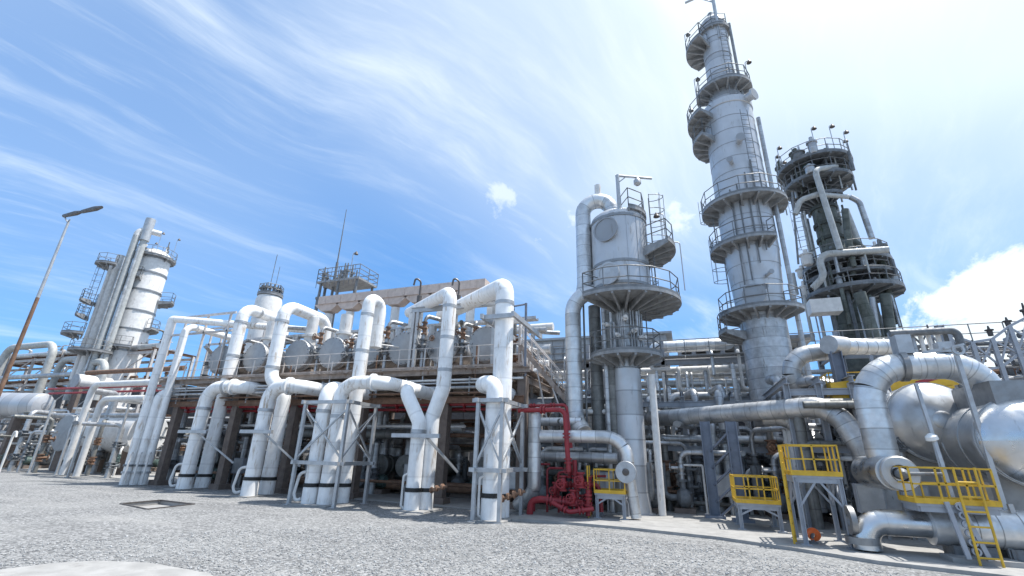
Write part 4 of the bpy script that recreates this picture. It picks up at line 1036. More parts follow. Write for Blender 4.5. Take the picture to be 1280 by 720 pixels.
for i, (v, px, m, lab, u0, u1) in enumerate(rows):
    y = YK-.4+(i % 3)*.55; A = at(u0, v, y); B = at(u1, v, y); z = zat(at(850, v, y).x, y, v); r = mpx((B.x, y, z), px)
    tt = thing('process_pipe', lab, 'pipe', (A.x, y, z), RG)
    L = B.x-A.x; k = max(1, round(L/1.6))
    for j in range(k):
        x0_, x1_ = A.x+L*j/k, A.x+L*(j+1)/k
        prof = [(0, r*1.03), (x1_-x0_, r)]
        if i == 0 and j == k-1: prof = [(0, r*1.03), (x1_-x0_-.5, r), (x1_-x0_-.15, r*.7), (x1_-x0_, r*.2)]
        if i == 0 and j == 0: prof = [(0, r*.2), (.15, r*.7), (.5, r), (x1_-x0_, r)]
        mb = MB(); mb.lathe((x0_, y, z), (1, 0, 0), prof, 14); ob('cladding_section', mb, m, tt)
t = thing('walkway', 'narrow railed walkway along the top front of the rear rack', 'walkway', (bx0, YK-1.6, zk(452)))
for k in range(14):
    a, b = bx0+(bx1-bx0)*k/14, bx0+(bx1-bx0)*(k+1)/14-.03; mb = MB(); mb.box(((a+b)/2, YK-1.65, zk(452)), (b-a, .8, .06)); ob('grating', mb, 'platform_steel', t, flat=True)
mb = MB(); mb.rail([(bx0+(bx1-bx0)*k/28, YK-2.03, zk(452)) for k in range(29)], 1.05, .028); ob('railing', mb, 'rail_steel', t)
random.seed(31)
xq = at(1000, 460, YK).x
for k in range(60):
    x = bx0+(xq-bx0)*(k+random.random())/60; y = YK-1.1-random.random()*.9; va = random.choice((447, 463, 470, 480, 489)); vb = va+random.choice((18, 28, 45)); r = random.choice((.05, .07, .1, .13))
    P = [(x, y+1.0, zk(va)), (x, y, zk(va)), (x, y, zk(vb))]
    if k % 3 == 0: P.append((x+random.uniform(.5, 1.6), y, zk(vb)))
    pipe('branch_pipe', ('white', 'silver', 'dull')[k % 3] + ' branch pipe dropping down the front of the rear rack', P, r, ('white_worn', 'cladding', 'dull_cladding')[k % 3], .25, 'branch pipes on the rear rack front', n=8)
# left short drums on the rear rack
for v, px, lab in ((438, 9, 'short silver drum, upper of two left of the vessel tower on the rear rack'), (456, 7, 'short white drum, lower of two left of the vessel tower on the rear rack')):
    y = YK-1.; A, B = at(690, v, y), at(748, v, y); r = mpx(A, px)*.8
    pass
# air cooler bank with a long pale fascia
ya = 44.
x0_, x1_ = at(640, 440, ya).x, at(835, 440, ya).x
t = thing('air_cooler', 'long pale grey air cooler bank with a ribbed side behind the vessel tower', 'air cooler', ((x0_+x1_)/2, ya+4, 0))
zt = zat(x0_, ya, 429); zb_ = zat(x0_, ya, 452)
N = 14
for i in range(N):
    a, b = x0_+(x1_-x0_)*i/N, x0_+(x1_-x0_)*(i+1)/N-.04
    mb = MB(); mb.box(((a+b)/2, ya+4, (zt+zb_)/2), (b-a, 8, zt-zb_)); ob('panel', mb, 'wall_sheet', t, flat=True)
    if i % 2 == 0:
        mb = MB(); mb.lathe(((a+b)/2, ya+.9, zb_-1.0), (0, 0, 1), [(0, 1.1), (.2, .85), (1.0, .8)], 16); ob('fan_ring', mb, 'machine_grey', t)
        mb = MB(); mb.bar((a, ya+.3, 0), (a, ya+.3, zb_), .3); ob('leg', mb, 'grey_steel', t, flat=True)
mb = MB(); mb.box(((x0_+x1_)/2, ya+4, zt+.12), (x1_-x0_+1, 8.6, .22)); ob('top_beam', mb, 'wall_sheet', t, flat=True)
mb = MB(); mb.rail([(x0_+(x1_-x0_)*i/20, ya-.1, zb_) for i in range(21)], 1.1, .03); ob('railing', mb, 'rail_steel', t)
xR = at(1010, 430, ya).x
t = thing('air_cooler', 'long dark roofed air cooler bank behind the thickest silver rack pipe', 'air cooler', ((x1_+xR)/2, ya+4, 0))
zt2 = zat(at(900, 424, ya).x, ya, 425)
mb = MB(); mb.box(((x1_+xR)/2+.7, ya+4, zt2-.15), (xR-x1_-.4, 9, .3)); ob('roof', mb, 'platform_steel', t, flat=True)
mb = MB(); mb.box(((x1_+xR)/2+.7, ya+6, zt2-1.5), (xR-x1_-.4, 5, 2.2)); ob('bundle', mb, 'wall_sheet', t, flat=True)
for i in range(9):
    x = x1_+1+(xR-x1_-1.4)*i/8
    mb = MB(); mb.bar((x, ya+1, 0), (x, ya+1, zt2-.3), .35); ob('leg', mb, 'grey_steel', t, flat=True)

# ================================================================== SILVER AND RED PIPEWORK BEFORE THE VESSEL TOWER
y = 20.4
H = lambda u, v, dy=0: at(u, v, y+dy)
rS = mpx(H(720, 545), 7.6)
a = H(668, 560); zt = zat(a.x, y, 517)
clad_pipe('insulated_pipe', 'silver vertical pipe left of the red pipework, bending away at the bottom', [(a.x, y, zt), (a.x, y, zat(a.x, y, 615)), (a.x-.9, y+.5, .3)], rS*1.08, 'cladding', .6)
b = H(783, 560)
clad_pipe('insulated_pipe', 'silver banded pipe arching over the red pipework down to a round white flange', [(a.x+rS, y+.1, zat(a.x, y, 545)), (b.x, y+.1, zat(b.x, y, 546)), (b.x, y+.1, zat(b.x, y, 585))], rS, 'cladding', .42, .9)
q = H(783, 590, -.1)
t = thing('blind_flange', 'round white flange with a dark hub facing the yard beside the yellow platform', 'flange', (q.x, q.y, q.z-.5))
rf = mpx(q, 13)
mb = MB(); mb.lathe((q.x, q.y-.25, q.z), (0, 1, 0), [(0, rf*.96), (.03, rf), (.12, rf), (.14, rf*.75), (.5, rf*.7)], 28); ob('disc', mb, 'galvanised', t)
mb = MB(); mb.lathe((q.x, q.y-.33, q.z), (0, 1, 0), [(0, rf*.2), (.02, rf*.3), (.09, rf*.34)], 16); ob('hub', mb, 'lamp_dark', t)
clad_pipe('insulated_pipe', 'silver pipe leg standing under the round white flange', [(q.x+.1, y+.15, q.z-.3), (q.x+.25, y+.2, .15)], rS*.8, 'cladding', .5)
for (v, px, u0, u1, dy, m, lab) in ((570, 12, 668, 772, 1.6, 'dull_cladding', 'dull level pipe below the silver arch'), (527, 10, 672, 727, 1.2, 'cladding', 'short silver level pipe above the silver arch'), (515, 6, 690, 760, 2.6, 'white_worn', 'thin pale level pipe left of the vessel tower'), (590, 8, 680, 760, 2.4, 'dark_cladding', 'dark level pipe behind the red manifold')):
    A, B = H(u0, v, dy), H(u1, v, dy); clad_pipe('insulated_pipe', lab, [A, Vector((B.x, B.y, A.z))], mpx(A, px/2), m, .5, group='level pipes behind the silver arch')
# red fire water pipes
RGp = 'red fire water pipework'
rr = .12
def redp(lab, pts, r=rr, bend=.25, valves=(), dy=-.5, n=10):
    P = [H(u, v, dy+d) for (u, v, d) in pts]
    t = thing('fire_water_pipe', lab, 'pipe', (P[0].x, P[0].y, min(p.z for p in P)), RGp)
    mb = MB(); mb.tube(P, r, n, bend); ob('pipe_run', mb, 'red_paint', t)
    for (i, f) in valves:
        mb = MB(); p = P[i].lerp(P[i+1], f); mb.ring(p, P[i+1]-P[i], r*.8, r*1.6, .07, 12); mb.ring(p+(P[i+1]-P[i]).normalized()*.14, P[i+1]-P[i], r*.8, r*1.6, .07, 12); ob('flange', mb, 'red_paint', t)
    return t
redp('red pipe running level from the tallest loop then dropping before the silver arch', [(648, 513, 0), (706, 512, 0), (711, 590, 0)], .105, .3, ((0, .5), (1, .4), (1, .8)))
redp('thin red pipe just above the longer red one', [(646, 508, .5), (708, 506, .5), (714, 560, .6)], .07, .2, ((0, .3), (0, .7)))
redp('thick red pipe low at the left turning down into the ground', [(740, 632, .4), (676, 624, 0), (664, 626, 0), (661, 652, 0)], .14, .35, ((0, .3), (0, .55), (0, .8)))
redp('red pipe standing beside the drop pipe', [(718, 575, .4), (722, 636, .4)], .10, .2, ((0, .3), (0, .55), (0, .75)))
redp('red branch pipe slanting across the manifold', [(690, 628, -.2), (712, 640, -.3), (742, 636, 0)], .09, .2, ((0, .6), (1, .4)))
redp('red level pipe at the back of the manifold', [(700, 606, .8), (748, 606, .8), (752, 640, .8)], .09, .2, ((0, .2), (0, .5), (0, .8)))
redp('short red stub with a flange at the manifold end', [(735, 612, .2), (735, 645, .2)], .10, .2, ((0, .2), (0, .6)))
for k, (u, v, lab) in enumerate(((704, 604, 'red valve with a handwheel, left on the manifold'), (726, 600, 'red valve with a handwheel, right on the manifold'), (716, 622, 'red valve with a handwheel, low on the manifold'))):
    p = H(u, v, -.4); mb = MB(); valve_mesh(mb, p, .10, .18); ob('valve', mb, 'red_paint', label=lab, cat='valve', group='red valves of the manifold')

for k, (u, v, lab) in enumerate(((694, 612, 'small red valve at the left end of the manifold'), (736, 606, 'small red valve beside the yellow platform'), (712, 588, 'small red valve under the drop pipe'), (728, 628, 'small red valve low by the yellow platform'))):
    p = H(u, v, .1); mb = MB(); valve_mesh(mb, p, .08, .14); ob('valve', mb, 'red_paint', label=lab, cat='valve', group='red valves of the manifold')
for k, (u, lab) in enumerate(((668, 'thin red upright pipe left of the drop pipe'), (684, 'thin red upright pipe midway along the low red pipe'), (698, 'thin red upright pipe just left of the drop pipe'), (738, 'thin red upright pipe by the yellow platform'))):
    p = H(u, 600, .5+.1*k); pipe('fire_water_pipe', lab, [(p.x, p.y, .1), (p.x, p.y, zat(p.x, p.y, 580+5*k)), (p.x+.6, p.y+.4, zat(p.x, p.y, 580+5*k))], .05, 'red_paint', .15, RGp, n=8)
# ---- red lines under the main rack
for i, (v, dy, r, lab) in enumerate(((504, .3, .10, 'red fire water main running level under the main rack'), (511, .9, .08, 'thin second red main just under the first below the rack'))):
    A, B = at(225, v-8, YR+dy), at(650, v, YR+dy); z = zat(B.x, B.y, v)
    t = thing('fire_water_pipe', lab, 'pipe', (A.x, A.y, z), 'red mains under the rack')
    mb = MB(); mb.sweep([(A.x, A.y, z), (B.x, B.y, z)], r, 10); ob('pipe_run', mb, 'red_paint', t)
    for k in range(12):
        x = A.x+(B.x-A.x)*(k+.5)/12; mb = MB(); mb.ring((x, A.y, z), (1, 0, 0), r*.8, r*1.7, .1, 10); ob('flange', mb, 'red_paint', t)

# ================================================================== YELLOW ACCESS PLATFORMS
RH = .86
def access(name, label, x0, x1_, y0, y1_, z, legz=0, ladder=None, legm='grey_steel', step=.55, braces=True, legs=True):
    t = thing(name, label, 'access platform', ((x0+x1_)/2, (y0+y1_)/2, legz), 'yellow railed access platforms')
    mb = MB(); mb.box(((x0+x1_)/2, (y0+y1_)/2, z-.05), (x1_-x0, y1_-y0, .1)); ob('deck', mb, legm, t, flat=True)
    fr = [((x0, y0), (x1_, y0)), ((x1_, y0), (x1_, y1_)), ((x1_, y1_), (x0, y1_)), ((x0, y1_), (x0, y0))]
    for k, (a, b) in enumerate(fr):
        d = (Vector(b)-Vector(a)); L = d.length; n = max(1, round(L/step)); e = .06
        nx = Vector((d.y, -d.x)).normalized()*.012
        mb = MB(); mb.box((((a[0]+b[0])/2+nx.x, (a[1]+b[1])/2+nx.y, z+.03)), (abs(d.x)+.02 if abs(d.x) > .1 else .02, abs(d.y)+.02 if abs(d.y) > .1 else .02, .13)); ob('toe_board', mb, 'yellow_paint', t, flat=True)
        for i in range(n):
            p = Vector(a)+d*i/n; mb = MB(); mb.bar((p.x, p.y, z), (p.x, p.y, z+RH), .042); ob('rail_post', mb, 'yellow_paint', t, flat=True)
        for h in (RH*.52, RH):
            o = .004*k
            mb = MB(); mb.bar((a[0], a[1], z+h+o), (b[0], b[1], z+h+o), .042); ob('hand_rail', mb, 'yellow_paint', t, flat=True)
    c = [(x0+.08, y0+.08), (x1_-.08, y0+.08), (x1_-.08, y1_-.08), (x0+.08, y1_-.08)]
    for (x, y) in (c if legs else []):
        mb = MB(); mb.ibeam((x, y, legz), (x, y, z-.1), .12, .12, .02); mb.box((x, y, legz+.01), (.28, .28, .02)); ob('leg', mb, legm, t, flat=True)
    for i in range(4):
        a, b = c[i], c[(i+1) % 4]; hm = legz+(z-legz)*.52; mid = ((a[0]+b[0])/2, (a[1]+b[1])/2, z-.12)
        mb = MB(); mb.bar((a[0], a[1], z-.17), (b[0], b[1], z-.17), .09, .14); ob('frame_beam', mb, legm, t, flat=True)
        if braces:
            for q in (a, b):
                mb = MB(); mb.bar((q[0], q[1], hm), mid, .06); ob('brace', mb, legm, t, flat=True)
                if z-legz > 2: 
                    o2 = b if q == a else a
                    if q == a: mb = MB(); mb.bar((q[0], q[1], hm), (o2[0], o2[1], legz+.15), .07); ob('brace', mb, legm, t, flat=True)
    if ladder:
        p, side, h = ladder
        mb = MB(); mb.ladder((p[0], p[1], legz), (p[0], p[1], z+h), side, .45, .03); ob('ladder', mb, 'yellow_paint', t)
    return t
g = gr(753, 651); x0, x1_ = at(743, 610, g.y).x, at(781, 610, g.y).x; z = zat(x0, g.y, 615)
access('access_platform', 'small yellow railed platform on grey legs beside the red pipework', x0, x1_, g.y, g.y+1.2, z, AZ, ((x0-.25, g.y+.1), (0, 1, 0), 1.0))
g = gr(936, 666); x0, x1_ = at(921, 630, g.y).x, at(976, 630, g.y).x; z = zat(x0, g.y, 627)
access('access_platform', 'low yellow railed platform between the blue columns and the tall yellow platform', x0, x1_, g.y, g.y+1.6, z, AZ)
g = gr(1010, 686); x0, x1_ = at(978, 590, g.y).x, at(1052, 590, g.y).x; z = zat(x0, g.y, 592)
access('access_platform', 'tall yellow railed platform on braced grey legs with a yellow ladder at its left', x0+.25, x1_, g.y, g.y+1.5, z, AZ, ((x0+.08, g.y+.3), (.28, 1, 0), .85))
XP = x1_
y = 16.35
x0, x1_ = at(1142, 615, y).x, at(1248, 620, y).x; z = zat(x0, y, 627)
access('access_platform', 'long yellow railed platform under the shiny drum heads at the right', x0, x1_, y, y+1.1, z, AZ, ((at(1226, 670, y).x, y-.12), (1, 0, 0), .9), braces=False, legs=False)

# ================================================================== BLUE GREY COLUMNS AND THE RISING SILVER PIPE
t = thing('pipe_support', 'pair of blue grey steel columns holding up the long silver pipe', 'support frame', gr(905, 652))
for (u, v, um, vm, vt) in ((894, 650, 886, 575, 527), (926, 655, 919, 575, 527)):
    Y = gr(u, v).y; x = at(um, vm, Y).x
    mb = MB(); mb.ibeam((x, Y, AZ), (x, Y, zat(x, Y, vt)), .50, .42, .03); mb.box((x, Y, AZ+.05), (.8, .7, .1)); ob('column', mb, 'blue_steel', t, flat=True)
    last = (x, Y) if u < 900 else last
    if u > 900:
        for k in range(5):
            zz = zat(x, Y, 640-k*22); mb = MB(); mb.bar((last[0]+.1, last[1], zz-.4), (x-.1, Y, zz+.4), .08); ob('lacing', mb, 'blue_steel', t, flat=True)
Pp = [at(800, 524, 27), at(838, 522, 25), at(1040, 507, 21.0), at(1078, 560, 20.6)]
Pp.append(Vector((Pp[-1].x+.1, Pp[-1].y, zat(Pp[-1].x, Pp[-1].y, 610))))
clad_pipe('insulated_pipe', 'long silver banded pipe rising over the blue columns and elbowing down at the right', Pp, mpx(at(900, 516, 23.5), 10.5), 'dull_cladding', .5, 1.5, n=24)
a = at(985, 522, 22.4)
clad_pipe('insulated_pipe', 'silver elbow dropping behind the tall yellow platform', [at(955, 522, 23), at(1000, 522, 22.4), Vector((at(1000, 522, 22.4).x, 22.4, zat(a.x+.6, 22.4, 640)))], mpx(a, 10), 'dull_cladding', .5, .9)
# U bend with its capped end
y = 23.5
P_ = [at(1046, 438, y), at(990, 444, y), at(988, 485, y), at(1040, 484, y+.5)]
clad_pipe('insulated_pipe', 'thick silver U shaped bend right of the tallest column', P_, mpx(P_[0], 10.5), 'dull_cladding', .5, 1.1, n=24)
a, b = at(1052, 433, y-.5), at(1125, 434, y+.8)
r_ = mpx(a, 11.5)
t = thing('capped_header', 'pale silver header pipe with a flat round end facing the yard, above the yellow beam', 'pipe', a)
d = (b-a).normalized()
mb = MB(); mb.lathe(a-Vector((.6, .5, 0)), Vector((.8, .7, .04)), [(0, r_*1.0), (1.0, r_*1.0)], 24); ob('end_cap', mb, 'galvanised', t)
for k in range(6):
    p, q = a+(b-a)*k/6, a+(b-a)*(k+1)/6; mb = MB(); mb.lathe(p, q-p, [(0, r_*.9), ((q-p).length, r_*.875)], 22); ob('cladding_section', mb, 'cladding', t)

# ================================================================== SHINY DRUMS AND PIPES AT THE RIGHT
def drum(label, u, v, Y, px, L, m='brushed', hm=None):
    c = at(u, v, Y); r = mpx(c, px)
    t = thing('horizontal_drum', label, 'drum', (c.x, c.y, c.z-r), 'shiny horizontal drums at the right')
    prof = [(-r*.50, r*.22), (-r*.48, r*.3), (-r*.40, r*.56), (-r*.26, r*.8), (-r*.1, r*.95), (0, r)]
    NG = 14
    for g in range(NG):                                 # petal sheets of the domed head, each lapping the next
        mb = MB(); a0 = 2*PI*g/NG; a1 = 2*PI*(g+1)/NG+.03
        for i in range(5):
            a = a0+(a1-a0)*i/4; k = 1.008-.010*i/4
            mb.v += [c+Vector((math.cos(a)*q*k, s_*k, math.sin(a)*q*k)) for (s_, q) in prof]
        n_ = len(prof)
        for i in range(4):
            for j in range(n_-1): mb.face([i*n_+j, i*n_+j+1, (i+1)*n_+j+1, (i+1)*n_+j], [(0, .3), (.1, .3), (.1, .4), (0, .4)])
        ob('head_panel', mb, hm or m, t)
    mb = MB(); mb.lathe(c, (0, 1, 0), [(-r*.53, .02), (-r*.525, r*.2), (-r*.49, r*.245)], 28); ob('head_cap', mb, hm or m, t)
    k = max(2, round(L/1.1))
    for i in range(k):
        mb = MB(); mb.lathe(c+Vector((0, .001+L*i/k, 0)), (0, 1, 0), [(0, r*1.018), (L/k, r*1.0)], 44); ob('cladding_section', mb, m, t)
    mb = MB(); mb.ring(c+Vector((0, .12, 0)), (0, 1, 0), r*.99, r*1.045, .10, 44); ob('seam_band', mb, 'galvanised', t)
    for s in (.6, L-.8):
        mb = MB(); mb.box((c.x, c.y+s, (c.z-r*.7+AZ)/2), (r*1.5, .3, c.z-r*.7-AZ)); ob('saddle', mb, 'concrete', t, flat=True)
    mb = MB(); mb.lathe(c+L*Vector((0, 1, 0)), (0, 1, 0), [(0, r), (r*.3, r*.8), (r*.5, .05)], 32); ob('rear_head', mb, m, t)
    return c, r
drum('large shiny drum with a domed head behind the yellow platform, further of the two', 1168, 527, 20.2, 47, 5)
drum('nearest large shiny drum, its domed head cut by the right edge of the view', 1290, 552, 17.6, 53, 5.2, hm='bright_cladding')
c = at(1262, 497, 18.6)
mb = MB(); mb.box((c.x+.6, c.y, c.z), (3.0, 2.2, .75)); t = thing('drum_nozzle', 'dull grey cladding box on top of the nearest drum', 'duct', c); ob('casing', mb, 'dull_cladding', t, flat=True)
y = 18.4
G = lambda u, v, dy=0: at(u, v, y+dy)
rA = mpx(G(1150, 455), 16.5)
xa_ = G(1094, 530).x; zt = zat(G(1150, 455).x, y, 457); xr = G(1238, 470).x
clad_pipe('insulated_pipe', 'large silver arch of banded pipe in front of the shiny drums', [(xa_, y, zat(xa_, y, 588)), (xa_, y, zt), (xr, y+.1, zt), (xr, y+.6, zt-2.4)], rA, 'cladding', .42, 1.15, n=28)
t = thing('arch_clamp', 'grey clamp with a bolted box around the top of the large silver arch', 'clamp', G(1128, 452))
p = Vector((G(1127, 455).x, y, zt))
mb = MB(); mb.ring(p, (1, 0, 0), rA*1.0, rA*1.16, .16, 28); ob('band', mb, 'dull_cladding', t)
mb = MB(); mb.box(p+Vector((.12, -.05, rA+.25)), (.42, .5, .62)); ob('bracket', mb, 'galvanised', t, flat=True)
mb = MB(); mb.box(Vector((G(1178, 432).x, y, zt+rA+.12)), (.36, .36, .34)); ob('box', mb, 'galvanised', t, flat=True)
# strainer with a dished end
q = G(1126, 592, -1.2); rs_ = mpx(q, 21)
t = thing('strainer', 'silver strainer barrel with a ring shaped end plate under the large arch', 'strainer', (q.x, q.y, q.z-rs_))
mb = MB(); mb.lathe(q+Vector((-.1, .15, 0)), (-.05, 1, 0), [(0, rs_*.97), (1.9, rs_), (2.0, rs_*.8)], 30); ob('barrel', mb, 'bright_cladding', t)
mb = MB(); mb.lathe(q, (0, 1, 0), [(.35, rs_*.03), (.30, rs_*.36), (.04, rs_*.45), (0, rs_*.5), (0, rs_*.92), (.05, rs_), (.18, rs_)], 30); ob('end_plate', mb, 'brushed', t)
mb = MB(); mb.lathe(q+Vector((0, -.22, 0)), (.1, 1, .0), [(0, rs_*.12), (.1, rs_*.3), (.3, rs_*.34)], 16); mb.cyl(q+Vector((0, -.1, 0)), q+Vector((.9, -.15, .02)), .05, 8); ob('hub', mb, 'machine_grey', t)
# lower line: elbow, pipe, larger barrel
y2 = 17.2
L_ = lambda u, v, dy=0: at(u, v, y2+dy)
rL = mpx(L_(1110, 652), 14.5)
zl = zat(L_(1110, 652).x, y2, 653)
t = clad_pipe('insulated_pipe', 'shiny pipe low at the right with an elbow standing on a stub', [(L_(1078, 652).x, y2, AZ+.05), (L_(1078, 652).x, y2, zl), (L_(1160, 652).x, y2, zl)], rL, 'bright_cladding', 1.05, .5, n=26)
mb = MB(); mb.ring((L_(1078, 652).x-.1, y2-.0, zl-.5), (0, 0, 1), rL*.9, rL*1.25, .18, 26); mb.ring((L_(1074, 652).x-.2, y2, zl), (1, 0, 0), rL*.5, rL*1.2, .14, 26); ob('flange', mb, 'dull_cladding', t)
a, b = L_(1158, 655).x, L_(1300, 668).x
t = thing('horizontal_drum', 'low silver barrel lying on the apron under the yellow platform', 'drum', (a, y2, AZ))
for k in range(5):
    x0, x1_ = a+(b-a)*k/5, a+(b-a)*(k+1)/5; mb = MB(); mb.lathe((x0, y2, zl), (1, 0, 0), [(0, rL*1.50), (x1_-x0, rL*1.46)] if k else [(0, rL*1.0), (.03, rL*1.5), (x1_-x0, rL*1.46)], 32); ob('cladding_section', mb, 'cladding', t)
for k in range(4):
    x = a+.5+(b-a)*k/4; mb = MB(); mb.box((x, y2, (AZ+zl-rL*1.3)/2), (.3, rL*2, zl-rL*1.3-AZ)); ob('saddle', mb, 'machine_grey', t, flat=True)
# yellow monorail beam with rounded end and the red rail in front
y3 = 22.
M = lambda u, v, dy=0: at(u, v, y3+dy)
a, b = M(1040, 490), M(1222, 470)
t = thing('monorail_beam', 'yellow monorail beam with a rounded end behind the silver arch', 'beam', a)
hb = mpx(b, 12)
mb = MB(); d = (Vector((b.x, b.y, a.z+(b.z-a.z)))-a)
P = [a+Vector((0, 0, -hb)), b+Vector((-.6, 0, -hb*.8)), b+Vector((-.15, 0, -hb*.3)), b+Vector((-.05, 0, hb*.2)), b+Vector((-.4, 0, hb*.8)), b+Vector((-1.1, 0, hb)), a+Vector((0, 0, hb))]
mb.extrude(P, (0, .45, 0)); ob('web', mb, 'yellow_paint', t, flat=True)
mb = MB(); mb.bar(a+Vector((0, .2, -hb-.12)), b+Vector((-.8, .2, -hb-.02)), .5, .1); ob('flange', mb, 'yellow_paint', t, flat=True)
mb = MB()
A_, B_ = at(1146, 479, y3-1.2), at(1222, 457, y3-1.2); mb.bar(A_, B_, .14)
ob('red_rail', mb, 'red_paint', label='red slanting bar before the yellow monorail beam', cat='beam')
access('access_platform', 'high yellow railed platform half hidden behind the silver arch', M(1050, 500).x, M(1115, 500).x, y3+.8, y3+3., zat(M(1050, 500).x, y3+.8, 492), AZ, braces=False)
# grey blue column under the header
Y = 22.6; x = at(1052, 480, Y).x
mb = MB(); mb.ibeam((x, Y, AZ), (x, Y, zat(x, Y, 440)), .45, .4, .03); ob('steel_column', mb, 'blue_steel', label='blue grey steel column under the pale capped header', cat='steel column', flat=True)
# posts and struts at the right edge
Y = gr(1213, 700).y; x = at(1186, 620, Y).x
t = thing('flood_lamp', 'slim galvanised lamp post with a white flood lamp head before the shiny drum', 'lamp post', (x, Y, AZ))
zt = zat(x, Y, 546)
mb = MB(); mb.sweep([(x, Y, AZ), (x, Y, zt)], .045, 10); mb.box((x, Y, AZ+.02), (.25, .25, .04)); ob('pole', mb, 'galvanised', t)
mb = MB(); mb.lathe((x-.02, Y-.02, zt-.1), (-.25, -.2, 1), [(0, .13), (.02, .16), (.12, .15), (.2, .05)], 14); ob('lamp_head', mb, 'lamp_white', t)
Y = gr(1272, 706).y; x = at(1232, 560, Y).x
t = thing('gooseneck_post', 'tall galvanised post with short crossed arms at its top, near the right edge', 'post', (x, Y, AZ))
zt = zat(x, Y, 440)
mb = MB(); mb.bar((x, Y, AZ), (x, Y, zt), .11); mb.box((x, Y, AZ+.02), (.3, .3, .04)); ob('post', mb, 'galvanised', t, flat=True)
mb = MB(); mb.bar((x-.8, Y+.05, zt+.02), (x+.2, Y-.05, zt+.18), .08); mb.bar((x-.3, Y-.1, zt+.1), (x+.3, Y+.1, zt+.25), .06); mb.ring((x+.05, Y-.07, zt+.05), (0, 1, 0), .10, .16, .06, 14); ob('arm', mb, 'galvanised', t, flat=True)
Y = 17.9; x = at(1162, 520, Y).x
t = thing('pipe_prop', 'slanting galvanised prop before the further shiny drum', 'post', (x, Y, AZ))
mb = MB(); mb.bar(at(1145, 480, Y), at(1200, 650, Y-.4), .09); ob('post', mb, 'galvanised', t, flat=True)
# pierced galvanised leg frame under the long platform
Y = 16.28; x = at(1205, 660, Y).x
t = thing('bracket_frame', 'galvanised bracket frame with round holes on a concrete plinth at the right', 'support frame', (x, Y, AZ))
zt = zat(x, Y, 628)
for s in (-.12, .14):
    mb = MB(); mb.bar((x+s*1.6+.12, Y, AZ+.12), (x+s-.1, Y, zt), .07, .10); ob('leg', mb, 'grey_steel', t, flat=True)
for k in range(6):
    zz = AZ+.3+(zt-AZ-.4)*k/5; mb = MB(); mb.ring((x+.04+.08*(1-k/5), Y, zz), (0, 1, 0), .06, .10, .06, 12); ob('pierced_plate', mb, 'grey_steel', t)
a, b = gr(1192, 708), gr(1285, 716)
mb = MB(); mb.box(((a.x+b.x)/2, (a.y+b.y)/2+.3, AZ+.06), (b.x-a.x, .7, .12)); ob('plinth', mb, 'concrete', t, flat=True)
for u, lab in ((1248, 'galvanised strut beside the tall post at the right edge'), (1268, 'galvanised strut closest to the right edge')):
    Y = 17.; p = at(u, 640, Y); mb = MB(); mb.bar((p.x, Y, AZ), (p.x-.05, Y, zat(p.x, Y, 630)), .10); ob('strut', mb, 'galvanised', label=lab, cat='post', group='struts by the right edge', flat=True)
# orange hose coil at the foot of the tall yellow platform
q = gr(1018, 684); q.z = AZ
t = thing('hose_coil', 'small orange coil of hose on the apron under the tall yellow platform', 'hose', q)
mb = MB()
for k in range(4): mb.ring(q+Vector((.02*k, .03*k, .22+.01*k)), (.3*k-.4, 1, .35), .09+.02*k, .13+.02*k, .05, 16)
ob('hose', mb, 'orange_paint', t)
mb = MB(); mb.lathe(q+Vector((0, .06, .0)), (0, 0, 1), [(0, .14), (.05, .14), (.06, .05), (.3, .05)], 10); ob('reel_stand', mb, 'machine_grey', t)

# ================================================================== LEFT YARD
Y = 12.5; p = at(42, 385, Y)
x = p.x; zt = zat(x, Y, 277)
t = thing('street_lamp', 'tall leaning flood lamp mast with rusty lower half at the left edge', 'lamp post', (x, Y, 0))
zr = zat(x, Y, 372)
mb = MB(); mb.lathe((x, Y, 0), (0, 0, 1), [(0, .16), (.03, .16), (.04, .105), (zr, .08)], 12); ob('lower_pole', mb, 'rust_steel', t)
mb = MB(); mb.lathe((x, Y, zr), (0, 0, 1), [(0, .079), (zt-zr, .055)], 12); ob('upper_pole', mb, 'galvanised', t)
a = at(80, 270, Y+.1); b = at(127, 259, Y-.9)
mb = MB(); mb.bar((x-.08, Y, zt), (x+.3, Y-.1, zt+.02), .05); mb.bar((x, Y, zt-.1), a, .05); ob('cross_arm', mb, 'galvanised', t)
for k in range(2):
    p, q = a.lerp(b, .0 if k == 0 else .52), a.lerp(b, .5 if k == 0 else 1.0)
    mb = MB(); mb.lathe(p, q-p, [(0, .05), (.05, .10), ((q-p).length*.7, .13), ((q-p).length, .07)], 10); ob('lamp_head', mb, 'lamp_dark', t)
g = gr(1, 616); tp = at(18, 540, g.y)
t = thing('vent_post', 'slim white post with a curved top on the gravel at the left edge', 'post', g)
zt = tp.z; x = tp.x
mb = MB(); mb.tube([(x, g.y, 0), (x, g.y, zt), (x+.22, g.y, zt+.02), (x+.3, g.y, zt-.25)], .05, 10, .1); ob('pole', mb, 'white_worn', t)
mb = MB(); mb.lathe((x, g.y, 0), (0, 0, 1), [(0, .14), (.06, .14), (.08, .06)], 12); ob('base_plate', mb, 'galvanised', t)

